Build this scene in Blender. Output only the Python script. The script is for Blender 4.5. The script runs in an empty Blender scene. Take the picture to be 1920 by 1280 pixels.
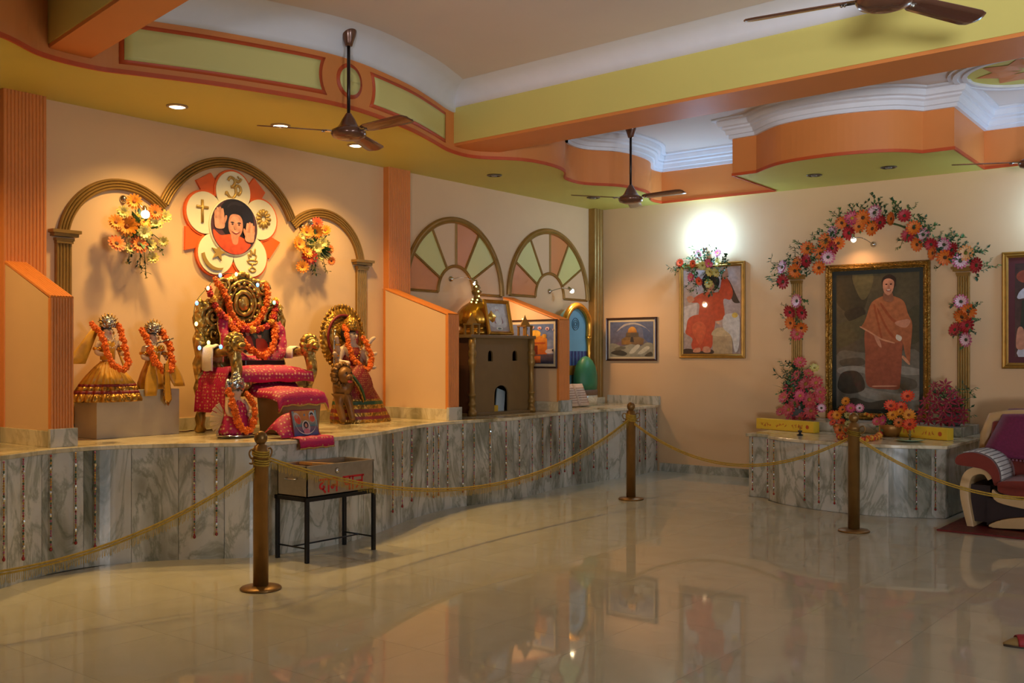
import bpy, math, random
from mathutils import Vector, Matrix, Quaternion
SC = bpy.context.scene
COL = SC.collection
PI = math.pi
rnd = random.Random(7)

# ------------------------------------------------------------------ camera
EYE = 1.45                      # eye height, metres
HEAD = math.radians(38.295)     # heading, measured from the X axis (the axis along the shrine wall)
FPX = 1906.0
cd = bpy.data.cameras.new('camera')
cd.sensor_width = 36.0
cd.lens = FPX / 1920 * 36
cd.shift_y = 27 / 1920
cd.clip_end = 100
cam = bpy.data.objects.new('camera', cd)
COL.objects.link(cam)
cam.location = (0, 0, EYE)
cam.rotation_euler = (PI / 2, 0, HEAD - PI / 2)
SC.camera = cam

# ------------------------------------------------------------------ world, daylight, exposure
w = bpy.data.worlds.new('outdoor_sky')
SC.world = w
w.use_nodes = True
w.node_tree.nodes['Background'].inputs[0].default_value = (0.62, 0.75, 1.0, 1)
w.node_tree.nodes['Background'].inputs[1].default_value = 0.6

def area(name, loc, target, sx, sy, energy, col, spread=180):
    l = bpy.data.lights.new(name, 'AREA')
    l.shape = 'RECTANGLE'; l.size = sx; l.size_y = sy; l.energy = energy; l.color = col
    l.spread = math.radians(spread)
    o = bpy.data.objects.new(name, l)
    COL.objects.link(o)
    o.location = loc
    o.rotation_euler = (Vector(target) - Vector(loc)).to_track_quat('-Z', 'Y').to_euler()
    return o
# daylight bounced up from the sunlit ground through the doorway behind the camera
area('doorway_daylight', (-5.6, -2.6, 0.55), (7.0, 2.0, 4.5), 1.1, 0.7, 62, (0.90, 0.93, 1.0), 46)
# soft fill and daylight at the two unseen windows in the long wall behind
area('window_fill', (2.5, -4.9, 1.7), (4.5, 5, 2.4), 2.0, 1.5, 70, (0.88, 0.94, 1.0), 120)  # frontal fill added to brighten the fascia and platform front
area('window_fill', (7.5, -4.9, 1.2), (9.7, 4.2, 4.4), 1.6, 0.6, 8, (0.75, 0.86, 1.0), 55)

vs = SC.view_settings
vs.view_transform = 'Standard'
vs.look = 'None'
vs.exposure = 0.0
vs.gamma = 1.0
vs.use_curve_mapping = False
SC.display_settings.display_device = 'sRGB'

cy = SC.cycles
cy.max_bounces = 5; cy.diffuse_bounces = 3; cy.glossy_bounces = 3; cy.transmission_bounces = 4; cy.transparent_max_bounces = 6
cy.caustics_reflective = False; cy.caustics_refractive = False
cy.use_adaptive_sampling = True; cy.adaptive_threshold = 0.06; cy.adaptive_min_samples = 12
cy.sample_clamp_indirect = 4.0

# ------------------------------------------------------------------ unprojection onto known planes of the room
_c, _s = math.cos(HEAD), math.sin(HEAD)
def _ray(px, py):
    r = (px - 960) / FPX
    return r * _s + _c, -r * _c + _s, (667 - py) / FPX
def onY(px, py, y):
    d = _ray(px, py); t = y / d[1]
    return Vector((d[0] * t, y, EYE + d[2] * t))
def onX(px, py, x):
    d = _ray(px, py); t = x / d[0]
    return Vector((x, d[1] * t, EYE + d[2] * t))
def onZ(px, py, z):
    d = _ray(px, py); t = (z - EYE) / d[2]
    return Vector((d[0] * t, d[1] * t, z))

# ------------------------------------------------------------------ materials
def lin(c):
    return tuple(((v / 255) / 12.92 if v / 255 <= 0.04045 else ((v / 255 + 0.055) / 1.055) ** 2.4) for v in c[:3]) + (1,)

class NT:
    def __init__(s, name):
        s.m = bpy.data.materials.new(name); s.m.use_nodes = True
        s.t = s.m.node_tree; s.n = s.t.nodes; s.b = s.n['Principled BSDF']
    def add(s, typ, **kw):
        n = s.n.new(typ)
        for k, v in kw.items():
            if hasattr(n, k): setattr(n, k, v)
            else: n.inputs[k].default_value = v
        return n
    def ln(s, a, ao, b, bi): s.t.links.new(a.outputs[ao], b.inputs[bi])

_mats = {}
def mat(name, col, rough=0.55, metal=0.0, var=0.05, scale=6.0, bump=0.0, bscale=60.0, coat=0.0, spec=0.5,
        emit=None, estr=0.0, sheen=0.0, col2=None, trans=0.0):
    if name in _mats: return _mats[name]
    t = NT(name)
    b = t.b
    b.inputs['Roughness'].default_value = rough
    b.inputs['Metallic'].default_value = metal
    b.inputs['Coat Weight'].default_value = coat
    b.inputs['Coat Roughness'].default_value = 0.06
    b.inputs['Specular IOR Level'].default_value = spec
    b.inputs['Sheen Weight'].default_value = sheen
    if trans: b.inputs['Transmission Weight'].default_value = trans
    tc = t.add('ShaderNodeTexCoord')
    oi = t.add('ShaderNodeObjectInfo')
    va = t.add('ShaderNodeVectorMath', operation='ADD')
    t.ln(tc, 'Object', va, 0); t.ln(oi, 'Random', va, 1)
    nz = t.add('ShaderNodeTexNoise', Scale=scale, Detail=4.0)
    t.ln(va, 0, nz, 'Vector')
    cr = t.add('ShaderNodeValToRGB')
    a = lin(col); c2 = lin(col2) if col2 else None
    e = cr.color_ramp.elements
    e[0].position = 0.3; e[1].position = 0.7
    e[0].color = tuple(max(0, v * (1 - var)) for v in a[:3]) + (1,)
    e[1].color = c2 or tuple(min(1, v * (1 + var)) for v in a[:3]) + (1,)
    t.ln(nz, 'Fac', cr, 'Fac'); t.ln(cr, 'Color', b, 'Base Color')
    if bump:
        n2 = t.add('ShaderNodeTexNoise', Scale=bscale, Detail=3.0)
        t.ln(va, 0, n2, 'Vector')
        bp = t.add('ShaderNodeBump', Strength=bump, Distance=0.01)
        t.ln(n2, 'Fac', bp, 'Height'); t.ln(bp, 'Normal', b, 'Normal')
    if emit:
        b.inputs['Emission Color'].default_value = lin(emit)
        b.inputs['Emission Strength'].default_value = estr
    _mats[name] = t.m
    return t.m

def marble(name, base=(204, 200, 188), vein=(160, 160, 144), warm=(190, 178, 150), rough=0.22):
    t = NT(name); b = t.b
    b.inputs['Roughness'].default_value = rough
    tc = t.add('ShaderNodeTexCoord'); oi = t.add('ShaderNodeObjectInfo')
    mul = t.add('ShaderNodeVectorMath', operation='SCALE'); mul.inputs['Scale'].default_value = 17.0
    cmb = t.add('ShaderNodeCombineXYZ')
    for k in range(3): t.ln(oi, 'Random', cmb, k)
    t.ln(cmb, 0, mul, 0)
    va = t.add('ShaderNodeVectorMath', operation='ADD'); t.ln(tc, 'Object', va, 0); t.ln(mul, 0, va, 1)
    mp = t.add('ShaderNodeMapping'); mp.inputs['Scale'].default_value = (1.3, 1.3, 0.55); mp.inputs['Rotation'].default_value = (0.5, 0.6, 0.3)
    t.ln(va, 0, mp, 0)
    n1 = t.add('ShaderNodeTexNoise', Scale=2.4, Detail=8.0, Roughness=0.62, Distortion=1.6); t.ln(mp, 0, n1, 'Vector')
    r1 = t.add('ShaderNodeValToRGB'); e = r1.color_ramp.elements
    e[0].position = 0.40; e[0].color = lin(base); e[1].position = 0.505; e[1].color = lin(vein)
    x = e.new(0.45); x.color = lin(base); x = e.new(0.575); x.color = lin(base)
    t.ln(n1, 'Fac', r1, 'Fac')
    n2 = t.add('ShaderNodeTexNoise', Scale=1.6, Detail=5.0, Distortion=0.6); t.ln(mp, 0, n2, 'Vector')
    r2 = t.add('ShaderNodeValToRGB'); e = r2.color_ramp.elements
    e[0].position = 0.5; e[0].color = (1, 1, 1, 1); e[1].position = 0.66; e[1].color = lin((140, 142, 122))
    t.ln(n2, 'Fac', r2, 'Fac')
    mx = t.add('ShaderNodeMixRGB', blend_type='MULTIPLY'); mx.inputs['Fac'].default_value = 0.85
    t.ln(r1, 'Color', mx, 1); t.ln(r2, 'Color', mx, 2)
    n3 = t.add('ShaderNodeTexNoise', Scale=4.0, Detail=3.0); t.ln(va, 0, n3, 'Vector')
    r3 = t.add('ShaderNodeValToRGB'); e = r3.color_ramp.elements
    e[0].position = 0.35; e[0].color = (1, 1, 1, 1); e[1].position = 0.75; e[1].color = lin(warm)
    t.ln(n3, 'Fac', r3, 'Fac')
    m2 = t.add('ShaderNodeMixRGB', blend_type='MULTIPLY'); m2.inputs['Fac'].default_value = 0.35
    t.ln(mx, 0, m2, 1); t.ln(r3, 'Color', m2, 2)
    t.ln(m2, 0, b, 'Base Color')
    return t.m

def brocade(name, base, fig, scale=26.0, gold=(196, 156, 74)):
    """woven cloth with small flowers and gold thread"""
    t = NT(name); b = t.b
    b.inputs['Roughness'].default_value = 0.55
    tc = t.add('ShaderNodeTexCoord')
    v = t.add('ShaderNodeTexVoronoi', Scale=scale); v.inputs['Randomness'].default_value = 0.35
    t.ln(tc, 'Object', v, 'Vector')
    r = t.add('ShaderNodeValToRGB'); e = r.color_ramp.elements
    e[0].position = 0.17; e[0].color = lin(fig); e[1].position = 0.35; e[1].color = lin(base)
    x = e.new(0.25); x.color = lin(gold)
    t.ln(v, 'Distance', r, 'Fac')
    n = t.add('ShaderNodeTexNoise', Scale=scale * 5, Detail=2.0); t.ln(tc, 'Object', n, 'Vector')
    g = t.add('ShaderNodeValToRGB'); g.color_ramp.elements[0].position = 0.68; g.color_ramp.elements[1].position = 0.72
    t.ln(n, 'Fac', g, 'Fac')
    mx = t.add('ShaderNodeMixRGB'); mx.inputs[2].default_value = lin(gold)
    t.ln(g, 'Color', mx, 0); t.ln(r, 'Color', mx, 1); t.ln(mx, 0, b, 'Base Color')
    bp = t.add('ShaderNodeBump', Strength=0.4, Distance=0.01); t.ln(n, 'Fac', bp, 'Height'); t.ln(bp, 0, b, 'Normal')
    t.ln(g, 'Color', b, 'Metallic')
    return t.m

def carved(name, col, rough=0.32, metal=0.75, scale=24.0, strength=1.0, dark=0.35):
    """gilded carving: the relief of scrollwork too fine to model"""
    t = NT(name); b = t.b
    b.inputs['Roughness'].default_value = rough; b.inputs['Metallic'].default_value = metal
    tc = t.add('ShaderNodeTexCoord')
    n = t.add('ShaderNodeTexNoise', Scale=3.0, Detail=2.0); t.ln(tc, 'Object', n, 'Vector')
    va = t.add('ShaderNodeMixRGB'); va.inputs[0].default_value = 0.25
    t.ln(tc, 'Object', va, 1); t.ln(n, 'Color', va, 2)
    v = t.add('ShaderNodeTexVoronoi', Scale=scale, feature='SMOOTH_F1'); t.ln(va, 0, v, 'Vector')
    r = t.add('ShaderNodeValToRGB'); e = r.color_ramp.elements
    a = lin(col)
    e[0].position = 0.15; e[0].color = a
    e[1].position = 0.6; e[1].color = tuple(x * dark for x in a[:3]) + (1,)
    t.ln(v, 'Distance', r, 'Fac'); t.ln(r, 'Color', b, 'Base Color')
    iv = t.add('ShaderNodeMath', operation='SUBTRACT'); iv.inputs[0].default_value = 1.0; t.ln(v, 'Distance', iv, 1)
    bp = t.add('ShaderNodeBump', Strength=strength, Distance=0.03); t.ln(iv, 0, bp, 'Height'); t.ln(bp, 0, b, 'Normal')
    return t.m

def printmat(name, rough=0.4, coat=0.0):
    t = NT(name); b = t.b
    b.inputs['Roughness'].default_value = rough; b.inputs['Coat Weight'].default_value = coat; b.inputs['Coat Roughness'].default_value = 0.03
    at = t.add('ShaderNodeVertexColor'); at.layer_name = 'ink'
    tc = t.add('ShaderNodeTexCoord'); n = t.add('ShaderNodeTexNoise', Scale=22.0, Detail=6.0); t.ln(tc, 'Object', n, 'Vector')
    r = t.add('ShaderNodeValToRGB'); e = r.color_ramp.elements
    e[0].position = 0.3; e[0].color = (0.72, 0.72, 0.72, 1); e[1].position = 0.7; e[1].color = (1.15, 1.15, 1.15, 1)
    t.ln(n, 'Fac', r, 'Fac')
    mx = t.add('ShaderNodeMixRGB', blend_type='MULTIPLY'); mx.inputs[0].default_value = 0.8
    t.ln(at, 'Color', mx, 1); t.ln(r, 'Color', mx, 2); t.ln(mx, 0, b, 'Base Color')
    return t.m

# ------------------------------------------------------------------ mesh building
def catm(pts, n=8, closed=False):
    P = [Vector(p) for p in pts]; N = len(P); out = []
    rng = range(N) if closed else range(N - 1)
    for i in rng:
        g = (lambda k: P[k % N]) if closed else (lambda k: P[max(0, min(N - 1, k))])
        p0, p1, p2, p3 = g(i - 1), g(i), g(i + 1), g(i + 2)
        for j in range(n):
            t = j / n
            out.append(0.5 * ((2 * p1) + (p2 - p0) * t + (2 * p0 - 5 * p1 + 4 * p2 - p3) * t * t + (3 * p1 - p0 - 3 * p2 + p3) * t ** 3))
    if not closed: out.append(P[-1].copy())
    return out

def resample(pts, step):
    P = [Vector(p) for p in pts]; L = [0]
    for a, b in zip(P, P[1:]): L.append(L[-1] + (b - a).length)
    n = max(1, round(L[-1] / step)); out = []; k = 0
    for i in range(n + 1):
        s = L[-1] * i / n
        while k < len(P) - 2 and L[k + 1] < s: k += 1
        d = L[k + 1] - L[k]
        out.append(P[k].lerp(P[k + 1], (s - L[k]) / d if d else 0))
    return out

class MB:
    def __init__(s): s.v = []; s.f = []; s.m = []; s.sm = []
    def add(s, vs, fs, m=0, sm=False):
        o = len(s.v); s.v += [tuple(v) for v in vs]
        for f in fs: s.f.append([i + o for i in f]); s.m.append(m); s.sm.append(sm)
        return s
    def box(s, x0, x1, y0, y1, z0, z1, m=0, R=None, c=None):
        v = [Vector((x, y, z)) for z in (z0, z1) for y in (y0, y1) for x in (x0, x1)]
        if R is not None:
            c = Vector(c) if c is not None else Vector(((x0 + x1) / 2, (y0 + y1) / 2, (z0 + z1) / 2))
            v = [R @ (p - c) + c for p in v]
        return s.add(v, [(0, 2, 3, 1), (4, 5, 7, 6), (0, 1, 5, 4), (1, 3, 7, 5), (3, 2, 6, 7), (2, 0, 4, 6)], m)
    def lathe(s, prof, n=20, c=(0, 0, 0), m=0, sm=True, R=None, sx=1, sy=1, rip=0, nr=0):
        vs = []; c = Vector(c)
        for r, z in prof:
            for k in range(n):
                a = 2 * PI * k / n
                q = r * (1 + rip * math.cos(nr * a)) if rip else r
                p = Vector((q * math.cos(a) * sx, q * math.sin(a) * sy, z))
                vs.append((R @ p if R is not None else p) + c)
        fs = []
        for i in range(len(prof) - 1):
            for k in range(n):
                fs.append((i * n + k, i * n + (k + 1) % n, (i + 1) * n + (k + 1) % n, (i + 1) * n + k))
        o = len(prof) - 1
        if prof[0][0] > 1e-6: fs.append(tuple(range(n))[::-1])
        if prof[-1][0] > 1e-6: fs.append(tuple(o * n + k for k in range(n)))
        return s.add(vs, fs, m, sm)
    def sph(s, c, r, n=12, k=8, m=0, R=None, sm=True):
        if not hasattr(r, '__len__'): r = (r, r, r)
        vs = []; c = Vector(c)
        for i in range(k + 1):
            t = PI * i / k
            for j in range(n):
                a = 2 * PI * j / n
                p = Vector((r[0] * math.sin(t) * math.cos(a), r[1] * math.sin(t) * math.sin(a), -r[2] * math.cos(t)))
                vs.append((R @ p if R is not None else p) + c)
        fs = [(i * n + j, i * n + (j + 1) % n, (i + 1) * n + (j + 1) % n, (i + 1) * n + j) for i in range(k) for j in range(n)]
        return s.add(vs, fs, m, sm)
    def tube(s, pts, r, n=8, m=0, closed=False, sm=True, flat=None):
        P = [Vector(p) for p in pts]; N = len(P)
        R = r if hasattr(r, '__len__') else [r] * N
        vs = []; up = None
        for i in range(N):
            d = (P[(i + 1) % N] - P[i - 1]) if closed else (P[min(i + 1, N - 1)] - P[max(i - 1, 0)])
            d = d.normalized() if d.length > 1e-9 else Vector((0, 0, 1))
            if up is None:
                up = Vector((0, 1, 0)) if abs(d.y) < 0.9 else Vector((1, 0, 0))
            a = (up - d * up.dot(d))
            a = a.normalized() if a.length > 1e-6 else d.orthogonal().normalized()
            up = a; b = d.cross(a)
            for k in range(n):
                t = 2 * PI * k / n
                fa = flat if flat else 1
                vs.append(P[i] + (a * math.cos(t) * fa + b * math.sin(t)) * R[i])
        fs = []
        for i in range(N if closed else N - 1):
            j = (i + 1) % N
            for k in range(n): fs.append((i * n + k, i * n + (k + 1) % n, j * n + (k + 1) % n, j * n + k))
        if not closed:
            fs.append(tuple(range(n))[::-1]); fs.append(tuple((N - 1) * n + k for k in range(n)))
        return s.add(vs, fs, m, sm)
    def prism(s, poly, y0, y1, m=0, mf=None):
        """outline in x,z pushed from y0 (front) to y1"""
        n = len(poly)
        vs = [(p[0], y0, p[1]) for p in poly] + [(p[0], y1, p[1]) for p in poly]
        s.add(vs, [tuple(range(n))], m if mf is None else mf)
        o = len(s.v) - 2 * n
        s.f.append([o + n + k for k in range(n)][::-1]); s.m.append(m); s.sm.append(False)
        for k in range(n):
            j = (k + 1) % n
            s.f.append([o + k, o + n + k, o + n + j, o + j]); s.m.append(m); s.sm.append(False)
        return s
    def slab(s, poly, z0, z1, m=0):
        n = len(poly)
        vs = [(p[0], p[1], z0) for p in poly] + [(p[0], p[1], z1) for p in poly]
        fs = [tuple(range(n))[::-1], tuple(range(n, 2 * n))] + [(k, (k + 1) % n, n + (k + 1) % n, n + k) for k in range(n)]
        return s.add(vs, fs, m)
    def grid(s, rows, m=0, sm=True, closed=False):
        nr, nc = len(rows), len(rows[0])
        vs = [p for r in rows for p in r]
        fs = [(i * nc + j, i * nc + (j + 1) % nc, (i + 1) * nc + (j + 1) % nc, (i + 1) * nc + j)
              for i in range(nr - 1) for j in range(nc if closed else nc - 1)]
        return s.add(vs, fs, m, sm)
    def mesh(s, name, mats):
        me = bpy.data.meshes.new(name)
        me.from_pydata(s.v, [], s.f)
        for x in (mats if isinstance(mats, (list, tuple)) else [mats]): me.materials.append(x)
        me.polygons.foreach_set('material_index', s.m)
        me.polygons.foreach_set('use_smooth', s.sm)
        me.update()
        return me
    def build(s, name, mats, parent=None, bev=0.0, fix=True, solid=0.0, loc=None, sub=0, **tags):
        me = s.mesh(name, mats)
        if fix:
            import bmesh
            bm = bmesh.new(); bm.from_mesh(me); bmesh.ops.recalc_face_normals(bm, faces=bm.faces); bm.to_mesh(me); bm.free()
        o = bpy.data.objects.new(name, me); COL.objects.link(o)
        if parent is not None: o.parent = parent
        if loc is not None: o.location = loc
        if solid:
            md = o.modifiers.new('thickness', 'SOLIDIFY'); md.thickness = solid; md.offset = 0
        if bev:
            md = o.modifiers.new('edge', 'BEVEL'); md.width = bev; md.segments = 2; md.limit_method = 'ANGLE'
        if sub:
            md = o.modifiers.new('round', 'SUBSURF'); md.levels = sub; md.render_levels = sub
        for k, v in tags.items(): o[k] = v
        return o

def inst(name, me, parent, loc=(0, 0, 0), rot=None, scale=None):
    o = bpy.data.objects.new(name, me); COL.objects.link(o)
    o.parent = parent; o.location = loc
    if rot is not None:
        o.rotation_mode = 'QUATERNION'; o.rotation_quaternion = rot
    if scale is not None: o.scale = scale if hasattr(scale, '__len__') else (scale,) * 3
    return o

def thing(name, label, cat, loc=(0, 0, 0), rz=0.0, group=None, kind=None):
    o = bpy.data.objects.new(name, None); COL.objects.link(o)
    o.empty_display_size = 0.1
    o.location = loc; o.rotation_euler = (0, 0, rz)
    o['label'] = label; o['category'] = cat
    if group: o['group'] = group
    if kind: o['kind'] = kind
    return o

def copytree(root, loc, rz=None, label=None, group=None):
    r = root.copy(); COL.objects.link(r); r.location = loc
    if rz is not None: r.rotation_euler = (0, 0, rz)
    if label: r['label'] = label
    if group: r['group'] = group
    for ch in list(root.children):
        c = ch.copy(); COL.objects.link(c); c.parent = r
        for g in ch.children:
            d = g.copy(); COL.objects.link(d); d.parent = c
    return r

def lamp(kind, loc, energy, col, size=0.03, parent=None, target=None, angle=90, blend=0.6, name='bulb_light'):
    l = bpy.data.lights.new(name, kind); l.energy = energy; l.color = col
    l.shadow_soft_size = size
    o = bpy.data.objects.new(name, l); COL.objects.link(o); o.location = loc
    if kind == 'SPOT':
        l.spot_size = math.radians(angle); l.spot_blend = blend
    if target is not None:
        o.rotation_euler = (Vector(target) - Vector(loc)).to_track_quat('-Z', 'Y').to_euler()
    if parent is not None: o.parent = parent
    return o

def sweep(path, prof, mapf, closed=False, m=0, mb=None, sm=False):
    """carry a profile of (offset, out) along a 2-D path; mapf(u, v, out) gives the 3-D point"""
    mb = mb or MB(); N = len(path); P = [Vector((p[0], p[1])) for p in path]; rows = []
    for i in range(N):
        if closed: a, b = P[i] - P[i - 1], P[(i + 1) % N] - P[i]
        else: a, b = P[i] - P[max(i - 1, 0)], P[min(i + 1, N - 1)] - P[i]
        if a.length < 1e-9: a = b
        if b.length < 1e-9: b = a
        a, b = a.normalized(), b.normalized()
        na, nb = Vector((a.y, -a.x)), Vector((b.y, -b.x))
        n = na + nb
        n = n.normalized() if n.length > 1e-6 else na
        k = 1 / max(0.35, n.dot(na))
        rows.append([mapf(P[i].x + n.x * k * o, P[i].y + n.y * k * o, out) for o, out in prof])
    if closed: rows.append(rows[0])
    mb.grid(rows, m, sm)
    return mb

def ell(cx, cy, rx, ry=None, n=24, a0=0, a1=2 * PI, rot=0):
    ry = rx if ry is None else ry; out = []
    full = abs(a1 - a0 - 2 * PI) < 1e-6
    for k in range(n if full else n + 1):
        t = a0 + (a1 - a0) * k / n
        x, y = rx * math.cos(t), ry * math.sin(t)
        out.append((cx + x * math.cos(rot) - y * math.sin(rot), cy + x * math.sin(rot) + y * math.cos(rot)))
    return out
def blob(pts, n=5):
    return [(p.x, p.y) for p in catm([(a, b) for a, b in pts], n, True)]

PRINT = printmat('printed_paper', 0.45)
PRINTG = printmat('print_under_glass', 0.4, 0.7)
def picture(name, parent, w, h, polys, y=0.0, glass=True, z0=0.0, x0=None, step=0.0004, thick=0.002, outline=None):
    """flat printed image: coloured shapes in 0..1 coordinates; a colour may be (top, bottom)"""
    x0 = -w / 2 if x0 is None else x0
    me = bpy.data.meshes.new(name); V = []; Fc = []; C = []
    base = outline or [(0, 0), (1, 0), (1, 1), (0, 1)]
    n = len(base)
    b0 = polys[0]
    allp = [(b0 if len(b0) == 2 and isinstance(b0[1][0], (int, float)) else b0[0], base)] + list(polys[1:])
    for i, (c, poly) in enumerate(allp):
        zs = [p[1] for p in poly]; lo, hi = min(zs), max(zs)
        o = len(V)
        for (u, v) in poly:
            if outline is None: u, v = min(1, max(0, u)), min(1, max(0, v))
            V.append((x0 + u * w, y - i * step, z0 + v * h))
            if len(c) == 2:
                t = (v - lo) / max(1e-6, hi - lo)
                C.append(tuple(lin(c[1])[k] * (1 - t) + lin(c[0])[k] * t for k in range(3)) + (1,))
            else: C.append(lin(c))
        Fc.append(list(range(o, o + len(poly))))
    o = len(V)   # back of the sheet
    for (u, v) in base: V.append((x0 + u * w, y + thick, z0 + v * h)); C.append(lin((120, 110, 100)))
    Fc.append(list(range(o, o + n))[::-1])
    for k in range(n): Fc.append([k, o + k, o + (k + 1) % n, (k + 1) % n])
    me.from_pydata(V, [], Fc)
    ca = me.color_attributes.new('ink', 'FLOAT_COLOR', 'POINT')
    for k, c in enumerate(C): ca.data[k].color = c
    me.materials.append(PRINTG if glass else PRINT)
    ob = bpy.data.objects.new(name, me); COL.objects.link(ob); ob.parent = parent
    return ob

def skin(name, pts, edges, rad, m, parent, sub=2):
    me = bpy.data.meshes.new(name); me.from_pydata([tuple(p) for p in pts], edges, []); me.materials.append(m)
    o = bpy.data.objects.new(name, me); COL.objects.link(o); o.parent = parent
    md = o.modifiers.new('skin', 'SKIN'); md.use_smooth_shade = True
    for i, r in enumerate(rad):
        q = me.skin_vertices[0].data[i]; q.radius = (r, r) if not hasattr(r, '__len__') else r
        q.use_root = (i == 0)
    sd = o.modifiers.new('round', 'SUBSURF'); sd.levels = sub; sd.render_levels = sub
    return o
# ------------------------------------------------------------------ palette
WALL = mat('peach_wall_paint', (230, 190, 144), 0.6, var=0.03, scale=1.5, bump=0.05, bscale=140)
CEIL = mat('white_ceiling_paint', (226, 214, 206), 0.7, var=0.03, scale=1.2)
COVE = mat('white_cornice_plaster', (226, 226, 232), 0.6, var=0.02)
SOFF = mat('lime_yellow_paint', (214, 204, 98), 0.55, var=0.03, scale=1.0)
BEAMY = mat('beam_yellow_paint', (216, 202, 112), 0.55, var=0.03, scale=1.0)
PANY = mat('panel_pale_lime_paint', (218, 208, 130), 0.55, var=0.03, scale=1.0)
ORAN = mat('orange_paint', (222, 136, 68), 0.5, var=0.04, scale=1.5)
REDO = mat('red_orange_line_paint', (202, 82, 34), 0.5, var=0.04)
RIB = mat('ribbed_orange_paint', (226, 136, 62), 0.5, var=0.04)
GOLDP = mat('antique_gold_paint', (158, 120, 58), 0.38, metal=0.4, var=0.1, scale=9)
GOLD = mat('bright_gold', (216, 160, 62), 0.26, metal=0.85, var=0.12, scale=14)
GOLDM = mat('matt_gilt_frame', (176, 128, 54), 0.4, metal=0.6, var=0.1, scale=14)
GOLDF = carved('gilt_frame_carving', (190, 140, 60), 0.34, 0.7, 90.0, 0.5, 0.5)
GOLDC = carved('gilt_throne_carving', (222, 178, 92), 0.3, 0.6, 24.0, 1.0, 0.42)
MARB = marble('white_veined_marble')
MARBT = marble('cream_marble_top', (228, 214, 182), (206, 190, 154), (222, 200, 160), 0.16)
BLACK = mat('black_iron', (24, 22, 22), 0.45, metal=0.3, var=0.15)
BROWNM = mat('brown_enamel', (112, 74, 56), 0.25, metal=0.35, var=0.06, coat=0.4)
CHROME = mat('chrome', (200, 198, 195), 0.15, metal=1.0, var=0.03)
STEEL = mat('brushed_steel', (176, 162, 138), 0.3, metal=0.55, var=0.06, scale=30)
DARK = mat('opening_shade_dark', (26, 20, 18), 0.7)

def struct(name, label, cat):
    return thing(name, label, cat, kind='structure')

XB, YA, ZS, ZC, ZP = 11.26, 7.45, 3.37, 3.95, 0.83

# ------------------------------------------------------------------ floor with polished tiles
def floor_mat():
    t = NT('polished_cream_tile'); b = t.b
    b.inputs['Roughness'].default_value = 0.035; b.inputs['Specular IOR Level'].default_value = 0.24
    tc = t.add('ShaderNodeTexCoord'); oi = t.add('ShaderNodeObjectInfo')
    sc = t.add('ShaderNodeMath', operation='MULTIPLY'); sc.inputs[1].default_value = 31.0; t.ln(oi, 'Random', sc, 0)
    va = t.add('ShaderNodeVectorMath', operation='ADD'); t.ln(tc, 'Object', va, 0); t.ln(sc, 0, va, 1)
    n = t.add('ShaderNodeTexNoise', Scale=3.0, Detail=6.0, Distortion=0.8); t.ln(va, 0, n, 'Vector')
    r = t.add('ShaderNodeValToRGB'); e = r.color_ramp.elements
    e[0].position = 0.3; e[0].color = lin((192, 184, 160)); e[1].position = 0.7; e[1].color = lin((200, 192, 168))
    t.ln(n, 'Fac', r, 'Fac')
    h = t.add('ShaderNodeHueSaturation'); t.ln(r, 'Color', h, 'Color')
    mr = t.add('ShaderNodeMapRange'); mr.inputs[3].default_value = 0.97; mr.inputs[4].default_value = 1.03
    t.ln(oi, 'Random', mr, 0); t.ln(mr, 0, h, 'Value'); t.ln(h, 0, b, 'Base Color')
    n2 = t.add('ShaderNodeTexNoise', Scale=1.2, Detail=1.0); t.ln(va, 0, n2, 'Vector')
    bp = t.add('ShaderNodeBump', Strength=0.0015, Distance=0.05); t.ln(n2, 'Fac', bp, 'Height'); t.ln(bp, 0, b, 'Normal')
    return t.m
FLOORM = floor_mat()
fl = MB().box(-6.2, XB + 0.2, -5.2, YA + 0.2, -0.12, -0.006).build('floor', mat('floor_grout', (172, 160, 136), 0.5))
fl['kind'] = 'structure'; fl['label'] = 'polished cream tile floor of the hall'; fl['category'] = 'floor'
TS = 0.62
tile = MB().box(-TS / 2 + 0.0007, TS / 2 - 0.0007, -TS / 2 + 0.0007, TS / 2 - 0.0007, -0.006, 0).mesh('tile', FLOORM)
apron = MB()
for i in range(-20, 15):
    for j in range(-16, 8):
        x, y = 3.66 + (i + 0.5) * TS, 3.48 + (j + 0.5) * TS
        if x > XB + 0.2 or y > 6.7 or x < -5.9 or y < -4.9: continue
        d = x * _c + y * _s; r = x * _s - y * _c
        if d > 3.2 and abs(r) < 0.57 * d and 0 < d:
            inst('tile', tile, fl, (x, y, 0))
        else: apron.box(x - TS / 2 + 0.0007, x + TS / 2 - 0.0007, y - TS / 2 + 0.0007, y + TS / 2 - 0.0007, -0.006, 0)
apron.build('tile_field', FLOORM, fl, kind='stuff')

# ------------------------------------------------------------------ walls
MB().box(-6.2, XB + 0.2, YA, YA + 0.15, 0, ZC).build('wall_left', WALL, kind='structure', label='peach shrine wall with gold arches', category='wall')
MB().box(XB, XB + 0.15, -5.2, YA, 0, ZC).build('wall_right', WALL, kind='structure', label='peach wall hung with framed portraits', category='wall')
m = MB()
m.box(-6.15, -6.0, -5.2, -3.6, 0, ZC).box(-6.15, -6.0, -1.6, YA, 0, ZC).box(-6.15, -6.0, -3.6, -1.6, 2.1, ZC)
m.build('wall_rear', WALL, kind='structure', label='rear wall with the open doorway', category='wall')
m = MB()
for a, b in ((-6.0, 1.4), (3.6, 6.4), (8.6, XB)): m.box(a, b, -5.15, -5.0, 0, ZC)
for a, b in ((1.4, 3.6), (6.4, 8.6)): m.box(a, b, -5.15, -5.0, 0, 0.9).box(a, b, -5.15, -5.0, 2.5, ZC)
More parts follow.
